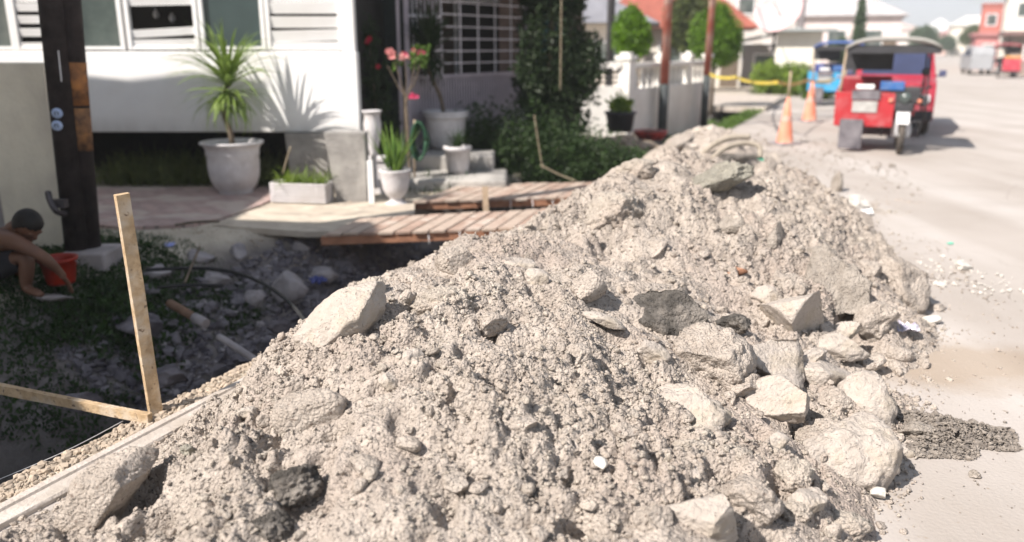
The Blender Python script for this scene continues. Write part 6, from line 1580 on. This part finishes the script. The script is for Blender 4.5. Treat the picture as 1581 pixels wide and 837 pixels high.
ftree('thin dark green spire shaped tree left of the road', 1324, 50, 4, 22, M['leaf_far'], 112, 3000, .25, 'conifer', True)
ftree('small dense green tree directly over the pedicab roof', 1424, 120, 40, 44, M['leaf_far'], 113, 3500, .35)
ftree('yellowish tree behind the grey car on the right', 1500, 110, 38, 34, M['leaf_olive'], 114, 3000, .3)
ftree('green tree left of the brick tower', 1530, 66, 22, 36, M['leaf_olive'], 115, 3000, .3)
ftree('green tree right of the brick tower', 1568, 64, 20, 26, M['leaf_far'], 116, 2500, .3)
ftree('dark green tree far down the left side of the road', 1300, 48, 62, 34, M['leaf_far'], 117, 2500, .25)
for i, (px, d, h_, lb) in enumerate(((1470, 240, 5.5, 'tiny pale house left of centre on the far right horizon'), (1405, 300, 7, 'hazy house at the very end of the road'), (1385, 190, 5, 'low hazy roof just behind the pedicab canopy'))):
    house_b('village_house', lb, bx(px, d), d, 10, 10, h_, R(-24), (.72, .68, .64), (.6, .5, .48), roof='gable', rh=2, wins=3)
for i, (px, d, top_, w_, lb) in enumerate(((1395, 260, 62, 26, 'distant hazy tree at the left side of the road end'), (1462, 150, 58, 22, 'distant round tree in front of the far white house'), (1486, 190, 60, 20, 'distant small tree beside the pink house'))):
    ftree(lb, px, d, top_, w_, M['leaf_far'], 140 + i, 2200, .7)
for px, d, lb in ((1340, 60, 'tall bare pole left of the conifer'), (1235, 40, 'thin grey street pole behind the kiosk'), (1375, 130, 'distant street pole above the pedicab roof')):
    t_ = thing('street_pole', lb, 'pole', (bx(px, d), d, 0)); m = MB(); m.tube([(0, 0, -.2), (0, 0, 7.5)], [.13, .09], 8); m.build('shaft', M['rubble_light'], t_); m = MB(); m.box((0, 0, 7.0), (1.3, .1, .1)); m.build('crossarm', M['bark'], t_)
# mountain
n_ = 120; vs = []; fs = []
ang = np.linspace(R(-34), R(60), n_)
prof = 46 + 26 * fbm(np.c_[ang * 5, ang * 0], 7, 4) + 14 * np.sin(ang * 3.1 + .4)
rows = 10
for j in range(rows):
    f_ = j / (rows - 1)
    for i, a in enumerate(ang):
        rad = 1300 + 500 * f_; z = -3 + np.clip(prof[i], 12, 70) * .72 * math.sin(f_ * 1.57) + 5 * float(vnoise(np.array([[a * 40, f_ * 6]]), 5)[0]) * f_ * (1 - f_) * 4
        vs.append((rad * math.sin(a), rad * math.cos(a), z))
for j in range(rows - 1):
    for i in range(n_ - 1): fs.append([j * n_ + i, j * n_ + i + 1, (j + 1) * n_ + i + 1, (j + 1) * n_ + i])
m = MB(); m.add(vs, fs, True); tag(m.build('hills', mat('hill_green', (.10, .15, .09), (.06, .10, .06), scale=.02, rough=.95)), kind='structure')
# overhead wires
arc([(1060, -60, 14), (1120, -28, 24), (1230, -2, 60)], .02, 'overhead_wire', 'dark overhead wire running along the road from the poles', 'wire', M['black_rubber'], 0, n=5)
# haze
m = MB(); m.box((0, 900, 29), (4600, 2200, 62)); hz = m.build('haze', [])
hm = bpy.data.materials.new('haze'); hm.use_nodes = True; t = hm.node_tree; t.nodes.clear()
pv = t.nodes.new('ShaderNodeVolumePrincipled'); oo = t.nodes.new('ShaderNodeOutputMaterial'); t.links.new(pv.outputs[0], oo.inputs['Volume'])
pv.inputs['Color'].default_value = (.93, .97, 1, 1); pv.inputs['Density'].default_value = .0013; pv.inputs['Anisotropy'].default_value = 0
hz.data.materials.clear(); hz.data.materials.append(hm); tag(hz, 'pale haze over the street', 'haze', kind='stuff')
